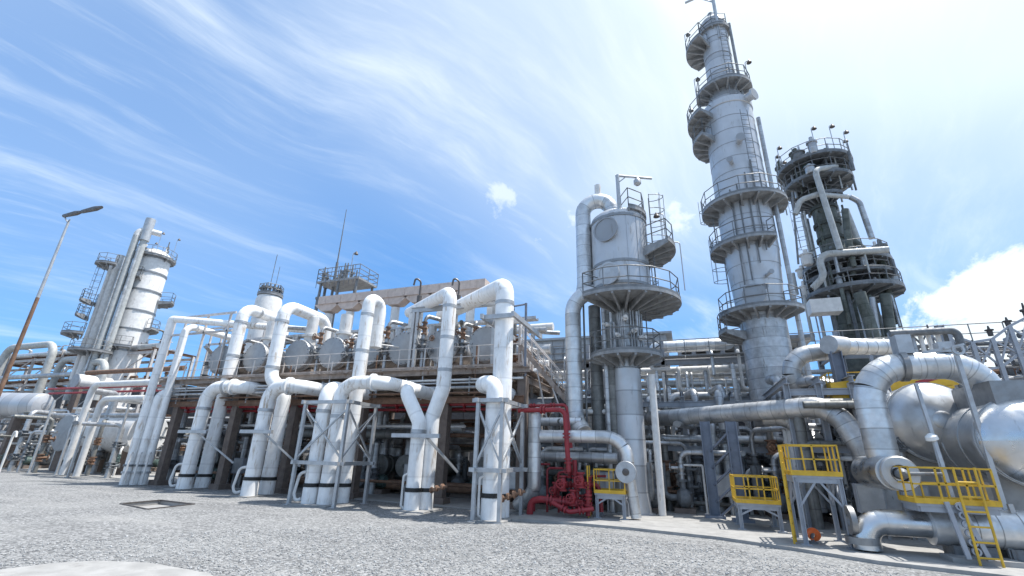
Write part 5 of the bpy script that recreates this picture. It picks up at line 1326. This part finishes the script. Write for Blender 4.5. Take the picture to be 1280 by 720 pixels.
def ydrum(label, u, v, Y, px, L, m='white_worn'):
    c = at(u, v, Y); r = mpx(c, px)
    t = thing('horizontal_drum', label, 'drum', (c.x, c.y, 0), 'pale drums in the left yard')
    mb = MB(); mb.lathe(c, (0, 1, 0), [(-.05, r*.05), (-.04, r*.97), (0, r), (.1, r)], 32); ob('end_plate', mb, 'drum_grey', t)
    for k in range(4):
        mb = MB(); mb.lathe(c+Vector((0, .101+L*k/4, 0)), (0, 1, 0), [(0, r*.98), (L/4, r*.965)], 32); ob('cladding_section', mb, m, t)
    for s in (.5, L-.6):
        mb = MB(); mb.box((c.x, c.y+s, (c.z-r*.7)/2), (r*1.3, .3, c.z-r*.7)); ob('saddle', mb, 'fire_concrete', t, flat=True)
    mb = MB(); mb.lathe(c+Vector((0, .8, r*.8)), (0, 0, 1), [(0, r*.3), (r*.5, r*.3), (r*.52, r*.45), (r*.62, r*.45)], 14); ob('nozzle', mb, m, t)
ydrum('pale drum with a flat round end plate facing the yard, low at the left', 80, 541, 25.5, 22, 3.5)
a, b = at(112, 541, 27), at(186, 541, 27); r = mpx(at(142, 541, 27), 23); zc = at(142, 541, 27).z
t = thing('horizontal_drum', 'big pale drum lying sideways behind a slanting prop, left of the slim white pipes', 'drum', (a.x, 27, 0), 'pale drums in the left yard')
L = b.x-a.x
for k in range(4):
    mb = MB(); mb.lathe((a.x+L*k/4, 27, zc), (1, 0, 0), [(0, r), (L/4-.02, r*.985)], 32); ob('cladding_section', mb, 'white_worn', t)
mb = MB(); mb.lathe((a.x, 27, zc), (-1, 0, 0), [(0, r*.99), (r*.3, r*.85), (r*.42, r*.5), (r*.46, .02)], 32); ob('head', mb, 'white_worn', t)
for f in (.2, .8):
    mb = MB(); mb.box((a.x+L*f, 27, (zc-r*.7)/2), (.4, r*1.4, zc-r*.7)); ob('saddle', mb, 'fire_concrete', t, flat=True)
ydrum('small drum with a round end above the low end plate drum', 94, 476, 29, 9, 3)
a, b = at(-40, 506, 25), at(52, 505, 27); r = mpx(at(20, 506, 26), 16)
t = thing('horizontal_drum', 'long sunlit silver drum crossing the left edge of the view', 'drum', (a.x, a.y, 0), 'pale drums in the left yard')
d = (b-a); d.z = 0
for k in range(4):
    mb = MB(); mb.lathe(a+d*k/4, d, [(0, r), (d.length/4-.02, r*.985)], 32); ob('cladding_section', mb, 'tower_skin', t)
mb = MB(); mb.lathe(a+d, d, [(0, r*.99), (.3, r*.85), (.45, r*.5), (.5, .02)], 32); ob('head', mb, 'tower_skin', t)
for f in (.3, .85):
    q = a+d*f; mb = MB(); mb.box((q.x, q.y, (q.z-r*.7)/2), (.5, r*1.4, q.z-r*.7)); ob('saddle', mb, 'fire_concrete', t, flat=True)
AG = 'white pipe arches of the left yard'
def arch(label, pts, Y, px, bend=.9):
    P = [at(u, v, Y) for (u, v) in pts]
    top = P[1].z
    P[0] = Vector((P[1].x, Y, 0)); P[2] = Vector((P[2].x, Y, top)); P[3] = Vector((P[2].x, Y, P[3].z))
    pipe('pipe_arch', label, P, mpx(P[1], px*.85), 'grey_worn', bend, AG)
arch('large white pipe arch behind the lamp mast', [(4, 500), (10, 435), (66, 441), (66, 500)], 32, 4.6, 1.5)
arch('white pipe arch in the middle of three at the left', [(74, 500), (77, 450), (101, 449), (101, 500)], 32, 4.2, 1.2)
arch('white pipe arch below the banded column', [(110, 500), (111, 453), (134, 453), (134, 500)], 31, 4.5, 1.2)
def xr(name, label, u0, u1, v, Y, px, m, group, drop=None):
    A, B = at(u0, v, Y), at(u1, v, Y); z = at((u0+u1)/2, v, Y).z
    P = [Vector((A.x, Y, z)), Vector((B.x, Y, z))]
    if drop: P = [Vector((A.x-.1, Y, drop))] + P
    return pipe(name, label, P, mpx(P[-1], px), m, .7, group)
LY = 'level pipes of the left yard'
xr('level_pipe', 'white level pipe running right from the arches to the slim pipes', 118, 200, 479, 23.6, 3.8, 'white_worn', LY, .05)
xr('level_pipe', 'white level pipe below it, above the big pale drum', 128, 182, 498, 23.2, 3.6, 'white_worn', LY, .05)
xr('level_pipe', 'red level pipe across the left yard', 62, 200, 484, 27.5, 1.5, 'red_paint', LY)
xr('level_pipe', 'second red level pipe just below the first in the left yard', 62, 200, 490, 27.9, 1.3, 'red_paint', LY)
xr('level_pipe', 'grey level pipe under the arches in the left yard', -20, 120, 470, 31, 3, 'dull_cladding', LY)
xr('level_pipe', 'rusty level pipe at the foot of the banded column', 110, 230, 463, 27.5, 3, 'rust_steel', LY)
for u, v, u2, v2, lab in ((38, 592, 66, 500, 'galvanised post left of the round end plate drum'), (84, 597, 112, 515, 'galvanised post crossing the round end plate drum'), (135, 598, 160, 505, 'galvanised post before the big pale drum'), (72, 594, 92, 520, 'galvanised post between the two others at the pale drum')):
    g = gr(u, v); q = at((u+u2)/2, (v+v2)/2, g.y); mb = MB(); mb.bar((q.x, g.y, 0), (q.x, g.y, zat(q.x, g.y, v2)), .13); mb.box((q.x, g.y, .015), (.3, .3, .03))
    ob('pipe_post', mb, 'galvanised', label=lab, cat='post', group='galvanised posts of the left yard', flat=True)

# ================================================================== STAIR AND DAVIT AT THE RACK END
ys = YR+1.2
a, b = at(650, 432, ys), at(712, 508, ys-.6)
t = thing('stairway', 'steel stair with pale handrails descending from the rack end to the red pipework', 'stairs', (a.x, ys, 0))
wd = Vector((0, .9, 0))
for s in (0, 1):
    mb = MB(); mb.bar(a+wd*s, Vector((b.x, ys, b.z))+wd*s, .06, .24); ob('stringer', mb, 'deck_steel', t, flat=True)
    o = mb = MB()
    P = [a.lerp(Vector((b.x, ys, b.z)), i/8)+wd*s for i in range(9)]; mb.rail(P, 1.05, .028); ob('railing', mb, 'pale_rail', t)
for i in range(16):
    p = a.lerp(Vector((b.x, ys, b.z)), (i+.5)/16); mb = MB(); mb.box((p.x, p.y+.45, p.z), (.26, .84, .04)); ob('tread', mb, 'deck_steel', t, flat=True)
for f in (0., 1.):
    p = a.lerp(Vector((b.x, ys, b.z)), f)
    for s in (0, 1):
        mb = MB(); mb.bar((p.x, ys+.9*s, 0), (p.x, ys+.9*s, p.z), .14); ob('leg', mb, 'deck_steel', t, flat=True)
for k in range(3):
    p = a.lerp(Vector((b.x, ys, b.z)), .05+.3*k); mb = MB(); mb.bar((p.x, ys-.05, p.z-.2), (p.x+1.1, ys-.05, .3+1.2*k), .07); ob('brace', mb, 'pale_rail', t, flat=True)
yd = YR+.3; x = at(657, 420, yd).x
t = thing('davit', 'blue grey davit post with a short arm at the rack end beside the tallest riser', 'davit', (x, yd, ZD))
zt = zat(x, yd, 379)
mb = MB(); mb.sweep([(x, yd, 0), (x, yd, zt)], .07, 8); mb.sweep([(x+.03, yd, zt-.05), (x-.75, yd, zt-.12)], .05, 6); mb.lathe((x-.75, yd, zt-.4), (0, 0, 1), [(0, .06), (.1, .12), (.35, .05)], 8); ob('arm', mb, 'blue_steel', t)
# tangle of light platforms at the rack end
for k, (u, v0, v1) in enumerate(((648, 640, 405), (656, 640, 440), (664, 640, 455), (676, 640, 470))):
    y = YR+2.6+.4*k; q = at(u, (v0+v1)/2, y); mb = MB(); mb.bar((q.x, y, 0), (q.x, y, zat(q.x, y, v1)), .14)
    ob('steel_post', mb, 'pale_rail', label='pale rusty post of the stair end, ' + ('tallest, touching the tallest riser', 'second from the tallest riser', 'third from the tallest riser', 'shortest, by the red drop pipe')[k], cat='post', group='posts behind the stair', flat=True)

# ================================================================== EQUIPMENT BELOW AND BEHIND THE RACK
random.seed(5)
def pump():
    t = thing('pump', 'dark motor driven pump on its plinth', 'pump', (0, 0, 0), 'pumps in the shade of the plant')
    mb = MB(); mb.box((0, 0, .15), (2.0, .9, .3)); ob('plinth', mb, 'fire_concrete', t, flat=True)
    mb = MB(); mb.lathe((-.95, 0, .72), (1, 0, 0), [(0, .2), (.05, .3), (.1, .32), (.75, .32), (.8, .25), (.95, .1), (1.2, .1)], 16)
    for k in range(8): mb.ring((-.8+.09*k, 0, .72), (1, 0, 0), .31, .36, .03, 16)
    ob('motor', mb, 'machine_green', t)
    mb = MB(); mb.lathe((.75, -.32, .72), (0, 1, 0), [(0, .1), (.05, .3), (.2, .42), (.42, .42), (.6, .3), (.64, .1)], 18); mb.lathe((.75, 0, 1.05), (0, 0, 1), [(0, .13), (.35, .13), (.36, .22), (.46, .22)], 12); ob('casing', mb, 'machine_grey', t)
    mb = MB(); mb.tube([(.75, 0, 1.4), (.75, 0, 2.7), (.75, 2.0, 2.7)], .12, 10, .4); valve_mesh(mb, (.75, 0, 2.0), .11, .22); ob('discharge_pipe', mb, 'dull_cladding', t)
    mb = MB(); mb.tube([(.75, -.3, .72), (.75, -.85, .72), (.75, -.85, 2.2)], .15, 10, .3); ob('suction_pipe', mb, 'machine_grey', t)
    return t
def low_exch():
    t = thing('heat_exchanger', 'dim round exchanger head below the deck', 'heat exchanger', (0, 0, 0), 'exchangers in the shade below the deck')
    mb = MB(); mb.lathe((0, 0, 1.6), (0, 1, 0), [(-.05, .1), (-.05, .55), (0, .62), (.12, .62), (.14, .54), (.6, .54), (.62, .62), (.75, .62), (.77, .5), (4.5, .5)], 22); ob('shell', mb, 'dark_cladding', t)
    mb = MB(); mb.tube([(0, .35, 2.05), (0, .35, 3.2), (.5, 1.2, 3.5), (.6, 4, 3.5)], .25, 12, .4); mb.tube([(0, .35, 1.15), (0, .35, .5), (-.8, .6, .45), (-1.6, 1.2, .45)], .22, 12, .3); ob('pipe_bend', mb, 'dull_cladding', t)
    for s in (1., 3.6):
        mb = MB(); mb.box((0, s, .6), (.9, .25, 1.2)); ob('saddle', mb, 'fire_concrete', t, flat=True)
    return t
def riser_set(h, r, m, vm, lab):
    t = thing('valve_riser', lab, 'valve', (0, 0, 0), 'risers in the shade of the plant')
    mb = MB(); mb.tube([(0, 0, 0), (0, 0, h), (.0, 2.4, h)], r, 10, .4); ob('pipe_run', mb, m, t)
    for z in (1.2, h*.62):
        mb = MB(); valve_mesh(mb, (0, 0, z), r*1.05, .24); ob('valve', mb, vm, t)
    return t
def vpot():
    t = thing('upright_vessel', 'dull upright dished vessel on legs', 'vessel', (0, 0, 0), 'upright vessels in the shade of the plant')
    mb = MB(); mb.lathe((0, 0, .8), (0, 0, 1), [(0, .1), (.1, .45), (.35, .7), (2.6, .7), (2.85, .5), (3., .1), (3.4, .1)], 20); ob('shell', mb, 'dull_cladding', t)
    for a in (0.5, 2.6, 4.7):
        mb = MB(); mb.bar((math.cos(a)*.62, math.sin(a)*.62, 0), (math.cos(a)*.62, math.sin(a)*.62, 1.3), .12); ob('leg', mb, 'machine_grey', t, flat=True)
    mb = MB(); mb.tube([(0, 0, 4.1), (0, 0, 4.6), (1.4, .2, 4.6), (1.4, .2, 1.)], .12, 10, .3); ob('pipe_run', mb, 'white_worn', t)
    return t
def box_panel():
    t = thing('switch_cabinet', 'grey instrument cabinet on a stand', 'cabinet', (0, 0, 0), 'cabinets in the shade of the plant')
    mb = MB(); mb.box((0, 0, 1.3), (.8, .3, .9)); ob('case', mb, 'grey_steel', t, flat=True)
    mb = MB(); mb.box((0, -.165, 1.3), (.7, .02, .8)); ob('door', mb, 'galvanised', t, flat=True)
    for s in (-.3, .3):
        mb = MB(); mb.bar((s, 0, 0), (s, 0, .85), .07); ob('leg', mb, 'galvanised', t, flat=True)
    return t
PR, EX, VP, CB = pump(), low_exch(), vpot(), box_panel()
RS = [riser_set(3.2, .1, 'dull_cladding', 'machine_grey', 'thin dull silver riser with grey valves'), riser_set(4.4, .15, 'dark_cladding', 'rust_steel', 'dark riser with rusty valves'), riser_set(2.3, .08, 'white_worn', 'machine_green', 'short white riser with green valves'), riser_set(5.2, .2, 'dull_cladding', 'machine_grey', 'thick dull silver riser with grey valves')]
first = set(); BASE = {}
def put(o, x, y, rz=0, z=0, sc=None, where=None):
    lab = BASE.setdefault(o, o['label'])
    if where: lab += ' ' + where
    if o not in first:
        o['label'] = lab
        first.add(o); KIDS[o] = [(c, list(c.children)) for c in o.children]
        o.location = (x, y, z); o.rotation_euler = (0, 0, rz); return o
    return dup(o, (x, y, z), rz, label=lab, scale=sc)
xrack = lambda: random.uniform(XL+.5, XR-.5)
for k, u in enumerate((232, 300, 380, 462, 496, 590, 268, 530)):
    put(EX, at(u, 560, YR+2.6).x+.3, YR+2.6+random.uniform(-.3, .8))
BAYS = ('behind the slim white pipes', 'behind the first white loop', 'behind the second white loop', 'behind the three white pipes', 'behind the Y pipes', 'behind the tallest white loop')
def bay(k, n): return 'below the deck ' + BAYS[min(5, int(6*k/n))]
NK = 16
for k in range(NK): put(PR, XL+(XR-XL)*(k+.5)/16+random.uniform(-.4, .4), YR+random.uniform(1.2, 8), random.choice((0, PI, PI/2, -PI/2)), where=bay(k, NK))
NK = 40
for k in range(NK): put(random.choice(RS), XL+(XR-XL)*(k+.5)/64, YR+random.uniform(1.0, 11), random.uniform(-PI, PI) if k % 3 else 0, sc=(1, 1, random.uniform(.7, 1.05)), where=bay(k, NK))
NK = 12
for k in range(NK): put(VP, XL+(XR-XL)*(k+.5)/12+random.uniform(-1, 1), YR+random.uniform(5.5, 12), random.uniform(-PI, PI), where=bay(k, NK))
NK = 5
for k in range(NK): put(CB, XL+(XR-XL)*(k+.5)/5+random.uniform(-1, 1), YR+random.uniform(.8, 2), 0, where=bay(k, NK))
UG = 'level pipes in the shade below the deck'
for k in range(22):
    y = YR+random.uniform(.8, 11.5); z = random.choice((.5, .9, 2.8, 3.3, 3.8, 4.3, 4.7)) + random.uniform(-.1, .1); z = min(z, ZD-1.1)
    a_ = XL+random.uniform(0, 6); b_ = XR-random.uniform(0, 6); r = random.choice((.08, .12, .16, .22, .28))
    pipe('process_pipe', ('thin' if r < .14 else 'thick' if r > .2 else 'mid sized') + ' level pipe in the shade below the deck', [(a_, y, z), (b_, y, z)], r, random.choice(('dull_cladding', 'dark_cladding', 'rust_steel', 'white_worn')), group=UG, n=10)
# ---- behind the rack to the left and behind the towers: more of the plant
zones = [(at(-30, 560, 28).x, at(205, 560, 28).x, 25.5, 36, 40, 12, 'behind the left yard drums'), (at(660, 600, 25).x, at(800, 600, 25).x, 22.4, 31, 30, 9, 'left of the vessel tower column'), (at(805, 600, 28).x, at(990, 600, 28).x, 24.6, 32, 40, 11, 'between the vessel tower and the tallest column'), (at(990, 600, 24).x, at(1110, 600, 24).x, 20.5, 30, 20, 7, 'behind the tall yellow platform'), (at(1110, 600, 26).x, at(1300, 600, 26).x, 24, 33, 16, 6, 'behind the shiny drums')]
for (xa_, xb_, ya_, yb_, nr, npmp, wh) in zones:
    for k in range(nr): put(random.choice(RS), xa_+(xb_-xa_)*(k+random.random())/nr, random.uniform(ya_, yb_), random.uniform(-PI, PI) if k % 2 else 0, sc=(1, 1, random.uniform(.7, 1.25)), where=wh)
    for k in range(npmp): put(PR, xa_+(xb_-xa_)*(k+random.random())/npmp, random.uniform(ya_, yb_), random.choice((0, PI, PI/2, -PI/2)), where=wh)
    for k in range(npmp//2): put(VP, xa_+(xb_-xa_)*(k+random.random())/(npmp//2), random.uniform(ya_+2, yb_), random.uniform(-PI, PI), where=wh)
    for k in range(3): put(CB, xa_+(xb_-xa_)*random.random(), ya_+random.uniform(-.5, 1), 0, where=wh)
    for k in range(12):
        y = random.uniform(ya_, yb_); z = random.choice((.6, 1.6, 2.4, 3.3, 3.9, 4.5, 5.2)) + random.uniform(-.2, .2); r = random.choice((.07, .1, .14, .2))
        L = (xb_-xa_)*random.uniform(.45, 1.); s = xa_+(xb_-xa_-L)*random.random()
        P = [(s, y, z), (s+L, y, z)]
        if k % 2: P = [(s, y, .05)] + P + [(s+L, y, .05)]
        pipe('process_pipe', 'level pipe among the shaded equipment ' + wh, P, r, random.choice(('dull_cladding', 'cladding', 'white_worn', 'dark_cladding')), .4, 'level pipes among the shaded equipment', n=10)
# steel frames that carry them
fz = 0
for (xa_, xb_, ya_, yb_, nr, npmp, wh) in zones[1:4]:
    zt = 5.4
    t = thing('steel_structure', ('grey steel frame over the equipment left of the tower column', 'grey steel frame over the equipment between the two towers', 'grey steel frame over the equipment behind the tall yellow platform')[fz], 'support frame', ((xa_+xb_)/2, yb_, 0)); fz += 1
    n = 4
    for i in range(n):
        x = xa_+(xb_-xa_)*i/(n-1)
        for y in (ya_+1.4, yb_):
            mb = MB(); mb.ibeam((x, y, 0), (x, y, zt), .22, .22, .03); ob('column', mb, 'grey_steel', t, flat=True)
        mb = MB(); mb.ibeam((x, ya_+1.0, zt+.15), (x, yb_+.4, zt+.15), .2, .28, .03); ob('cross_beam', mb, 'grey_steel', t, flat=True)
    for y in (ya_+1.4, yb_):
        for zz in (zt-.3, 2.9):
            mb = MB(); mb.ibeam((xa_, y+.02, zz), (xb_, y+.02, zz), .16, .26, .03); ob('long_beam', mb, 'grey_steel', t, flat=True)
# white framed stand between the columns
g = gr(866, 648); x0, x1_ = at(852, 600, g.y+1).x, at(880, 600, g.y+1).x
t = thing('hose_stand', 'white tubular stand left of the blue columns', 'stand', ((x0+x1_)/2, g.y+1, AZ))
zt = zat(x0, g.y+1, 581)
mb = MB(); mb.tube([(x0, g.y+1, AZ), (x0, g.y+1, zt), (x1_, g.y+1, zt), (x1_, g.y+1, AZ)], .05, 8, .05); ob('frame', mb, 'white_worn', t)
# ---- crowded deck, tall risers and a stacked frame behind the left yard
for k in range(30): put(random.choice(RS), XL+.8+(XR-XL-1.6)*(k+random.random())/30, YR+random.uniform(.6, 8.5), random.uniform(-PI, PI), z=ZD, sc=(.8, .8, random.uniform(.45, .8)), where='up on the deck ' + BAYS[min(5, int(6*k/30))])
for k in range(22): 
    x = bx0+(at(1000, 460, 31).x-bx0)*(k+random.random())/22; put(RS[(k % 2)*2], x, random.uniform(29.5, 32), random.uniform(-PI, PI), sc=(1.1, 1.1, random.uniform(1.2, 2.0)), where='standing tall before the rear rack')
lx0, lx1 = at(-60, 500, 36).x, at(205, 500, 36).x
t = thing('steel_structure', 'crowded three level steel structure behind the left yard arches', 'support frame', ((lx0+lx1)/2, 36, 0))
zl = [zat((lx0+lx1)/2, 36, v) for v in (520, 482, 452)]
for i in range(9):
    x = lx0+(lx1-lx0)*i/8
    for y in (33.5, 38):
        mb = MB(); mb.ibeam((x, y, 0), (x, y, zl[2]+(.8 if i % 2 else 0)), .25, .25, .03); ob('column', mb, 'pale_rail' if i % 3 else 'grey_steel', t, flat=True)
    for z in zl:
        mb = MB(); mb.ibeam((x, 33.2, z), (x, 38.3, z), .2, .3, .03); ob('cross_beam', mb, 'rust_steel', t, flat=True)
    if i:
        for z0, z1 in zip([0]+zl[:-1], zl):
            mb = MB(); mb.bar((x-(lx1-lx0)/8, 33.4, z0+.2), (x, 33.4, z1-.2), .09); ob('brace', mb, 'pale_rail', t, flat=True)
for z in zl:
    for y in (33.45, 38):
        mb = MB(); mb.ibeam((lx0, y, z-.32), (lx1, y, z-.32), .18, .3, .03); ob('long_beam', mb, 'pale_rail', t, flat=True)
for j, z in enumerate(zl):
    lev = ('lowest', 'middle', 'top')[j]
    for k in range(6):
        r = random.choice((.1, .16, .24, .3)); y = 33.8+.7*k
        pipe('process_pipe', ('first', 'second', 'third', 'fourth', 'fifth', 'rearmost')[k] + ' level pipe on the ' + lev + ' level of the left yard structure', [(lx0+random.uniform(0, 3), y, z+.16+r), (lx1-random.uniform(0, 5), y, z+.16+r)], r, random.choice(('white_worn', 'dull_cladding', 'cladding', 'rust_steel')), group='pipes on the left yard structure', n=10)
    for k in range(12):
        x = lx0+(lx1-lx0)*(k+random.random())/12; put(random.choice(RS), x, random.uniform(33, 37.5), random.uniform(-PI, PI), z=z, sc=(1, 1, random.uniform(.35, .8)), where='up on the ' + lev + ' level behind the left yard')
for k in range(14):
    x = at(-20+16*k+random.uniform(-3, 3), 560, 24.5).x; put(RS[k % 4], x, random.uniform(23.6, 26), random.uniform(-PI, PI), sc=(1, 1, random.uniform(.6, 1.0)), where='at the front of the left yard')
# ---- closed dark sheds added at the back to block the bright horizon
def shed(label, u0, u1, v, Y, D):
    x0, x1_ = at(u0, v, Y).x, at(u1, v, Y).x; zt = max(zat(x0, Y, v), zat(x1_, Y, v)) if False else zat((x0+x1_)/2, Y, v)
    t = thing('backing_shed', label, 'shed', ((x0+x1_)/2, Y+D/2, 0), 'dark sheds added against the bright horizon')
    n = max(4, int((x1_-x0)/3))
    for i in range(n):
        a, b = x0+(x1_-x0)*i/n, x0+(x1_-x0)*(i+1)/n-.05; mb = MB(); mb.box(((a+b)/2, Y+.1+.02*(i % 2), zt/2), (b-a, .2, zt)); ob('wall_panel', mb, 'dark_wall', t, flat=True)
    mb = MB(); mb.box(((x0+x1_)/2, Y+D/2, zt+.1), (x1_-x0+.6, D, .2)); ob('roof', mb, 'platform_steel', t, flat=True)
    for x in (x0, x1_):
        mb = MB(); mb.box((x, Y+D/2+.3, zt/2-.1), (.2, D-.8, zt-.2)); ob('side_wall', mb, 'dark_wall', t, flat=True)
shed('long low dark shed added against the bright horizon behind the left yard drums', -60, 205, 490, 46, 8)
shed('long dark shed added against the bright horizon behind the main rack', 190, 660, 492, 40, 8)
shed('long dark shed added against the bright horizon behind the rear rack', 650, 1020, 505, 52, 8)
shed('dark shed added against the bright horizon behind the shiny drums at the right', 1000, 1360, 505, 46, 8)

# ================================================================== FAR RIGHT PIPE BRIDGE
yq = 27.
q0, q1 = at(1118, 440, yq), at(1330, 440, yq)
t = thing('pipe_bridge', 'grey lattice pipe bridge with tangled pipes at the far right', 'pipe rack', ((q0.x+q1.x)/2, yq, 0))
xs = [q0.x+(q1.x-q0.x)*i/8 for i in range(9)]
ztop = [zat(x, yq, v) for x, v in zip(xs, (416, 414, 413, 418, 428, 424, 408, 396, 388))]
for i, x in enumerate(xs):
    for y in (yq, yq+3):
        mb = MB(); mb.bar((x, y, 0), (x, y, ztop[i]-(0 if y == yq else .5)), .16); ob('post', mb, 'grey_steel', t, flat=True)
    if i:
        for (f0, f1) in ((.0, .0), (-1.3, -1.3), (-1.25, -.05), (-.05, -1.25)):
            mb = MB(); mb.bar((xs[i-1], yq-.03*f0, ztop[i-1]+f0), (x, yq-.03*f1, ztop[i]+f1), .10 if f0 == f1 else .07); ob('truss_member', mb, 'grey_steel' if i > 2 else 'machine_grey', t, flat=True)
for i in range(3, 9):
    x = xs[i]; mb = MB(); h = random.uniform(.4, 1.); mb.lathe((x-.5, yq+.5, ztop[i]-.3), (0, 0, 1), [(0, .10), (h*.5, .11), (h*.52, .17), (h*.62, .17), (h*.64, .06), (h, .03)], 10); ob('relief_valve', mb, 'lamp_dark', t)
for k in range(70):
    x = random.uniform(xs[3], xs[8]); y = yq+random.uniform(.2, 2.8); i = min(8, max(3, int((x-q0.x)/(q1.x-q0.x)*8))); z = ztop[i]-random.uniform(.3, 2.9)
    d = random.choice(((1, 0, 0), (1, 0, .15), (1, 0, -.1), (1, .2, 0), (0, 0, -1))); L = random.uniform(.8, 2.2)
    mb = MB(); a_ = Vector((x, y, z)); mb.sweep([a_, a_+Vector(d).normalized()*L], random.choice((.06, .09, .14)), 8); ob('pipe_run', mb, random.choice(('rust_steel', 'dull_cladding', 'grey_steel', 'machine_grey')), t)
a, b = at(1112, 417, 26), at(1196, 414, 26); mb = MB(); pz = [a, Vector((b.x, b.y, a.z)), Vector((b.x, b.y, a.z-1.0))]
pipe('process_pipe', 'grey green level pipe with hanging branches behind the large silver arch', pz, .16, 'machine_grey', .3)
for k, u in enumerate((1128, 1140, 1150, 1160, 1172, 1182)):
    p = at(u, 420, 26.3); h = random.uniform(.5, 1.6)
    mb = MB(); mb.lathe((p.x, p.y, a.z-h-1.2), (0, 0, 1), [(0, .1), (.4, .12), (.42, .22), (.55, .22), (.57, .09), (h+1.1, .09)], 10); mb.ring((p.x, p.y-.2, a.z-h-.4), (0, 1, 0), .13, .18, .05, 12)
    ob('branch_valve', mb, random.choice(('machine_grey', 'white_worn', 'dull_cladding')), label='small branch valve hanging below the grey green level pipe', cat='valve', group='branch valves below the level pipe')

# ================================================================== LOOSE STONES ON THE GRAVEL
import numpy as np
rng = np.random.default_rng(3)
N = 42000
d = 4.2*(1+rng.random(N)**1.6*3.2); a = np.radians(rng.uniform(-66, 34, N))
px_, py_ = d*np.sin(a), d*np.cos(a)
ok = py_ < 17.0-.35*np.maximum(0, px_+2)
px_, py_ = px_[ok], py_[ok]; N = len(px_)
base = np.array([(1, 0, 0), (-1, 0, 0), (0, 1, 0), (0, -1, 0), (0, 0, 1), (0, 0, -.4)], float)
tri = np.array([(0, 2, 4), (2, 1, 4), (1, 3, 4), (3, 0, 4), (2, 0, 5), (1, 2, 5), (3, 1, 5), (0, 3, 5)])
sz = rng.uniform(.010, .026, N)*(1+.6*(rng.random(N) > .93))
ang = rng.uniform(0, 2*PI, N); c, s_ = np.cos(ang), np.sin(ang)
v = base[None]*rng.uniform(.7, 1.3, (N, 6, 1))*np.stack([sz*1.2, sz*.9, sz*.75], 1)[:, None, :]
vx = v[..., 0]*c[:, None]-v[..., 1]*s_[:, None]+px_[:, None]; vy = v[..., 0]*s_[:, None]+v[..., 1]*c[:, None]+py_[:, None]
V_ = np.stack([vx, vy, v[..., 2]+.004], -1).reshape(-1, 3); T_ = (tri[None]+6*np.arange(N)[:, None, None]).reshape(-1, 3)
me = bpy.data.meshes.new('loose_stones'); me.vertices.add(len(V_)); me.vertices.foreach_set('co', V_.ravel())
me.loops.add(len(T_)*3); me.loops.foreach_set('vertex_index', T_.ravel().astype(np.int32))
me.polygons.add(len(T_)); me.polygons.foreach_set('loop_start', np.arange(0, len(T_)*3, 3, dtype=np.int32)); me.update(calc_edges=True)
m = bpy.data.materials.new('stone'); m.use_nodes = True
t_ = NT(m.node_tree); b_ = t_.n['Principled BSDF']; pos = t_.new('ShaderNodeNewGeometry')
t_.put(b_.inputs['Base Color'], t_.mix(pos.outputs['Random Per Island'], (.15, .155, .16, 1), (.44, .45, .455, 1))); b_.inputs['Roughness'].default_value = .85
me.materials.append(m)
o = bpy.data.objects.new('loose_stones', me); COL.objects.link(o); o['kind'] = 'stuff'; o['label'] = 'loose grey stones of the gravel yard'; o['category'] = 'gravel'
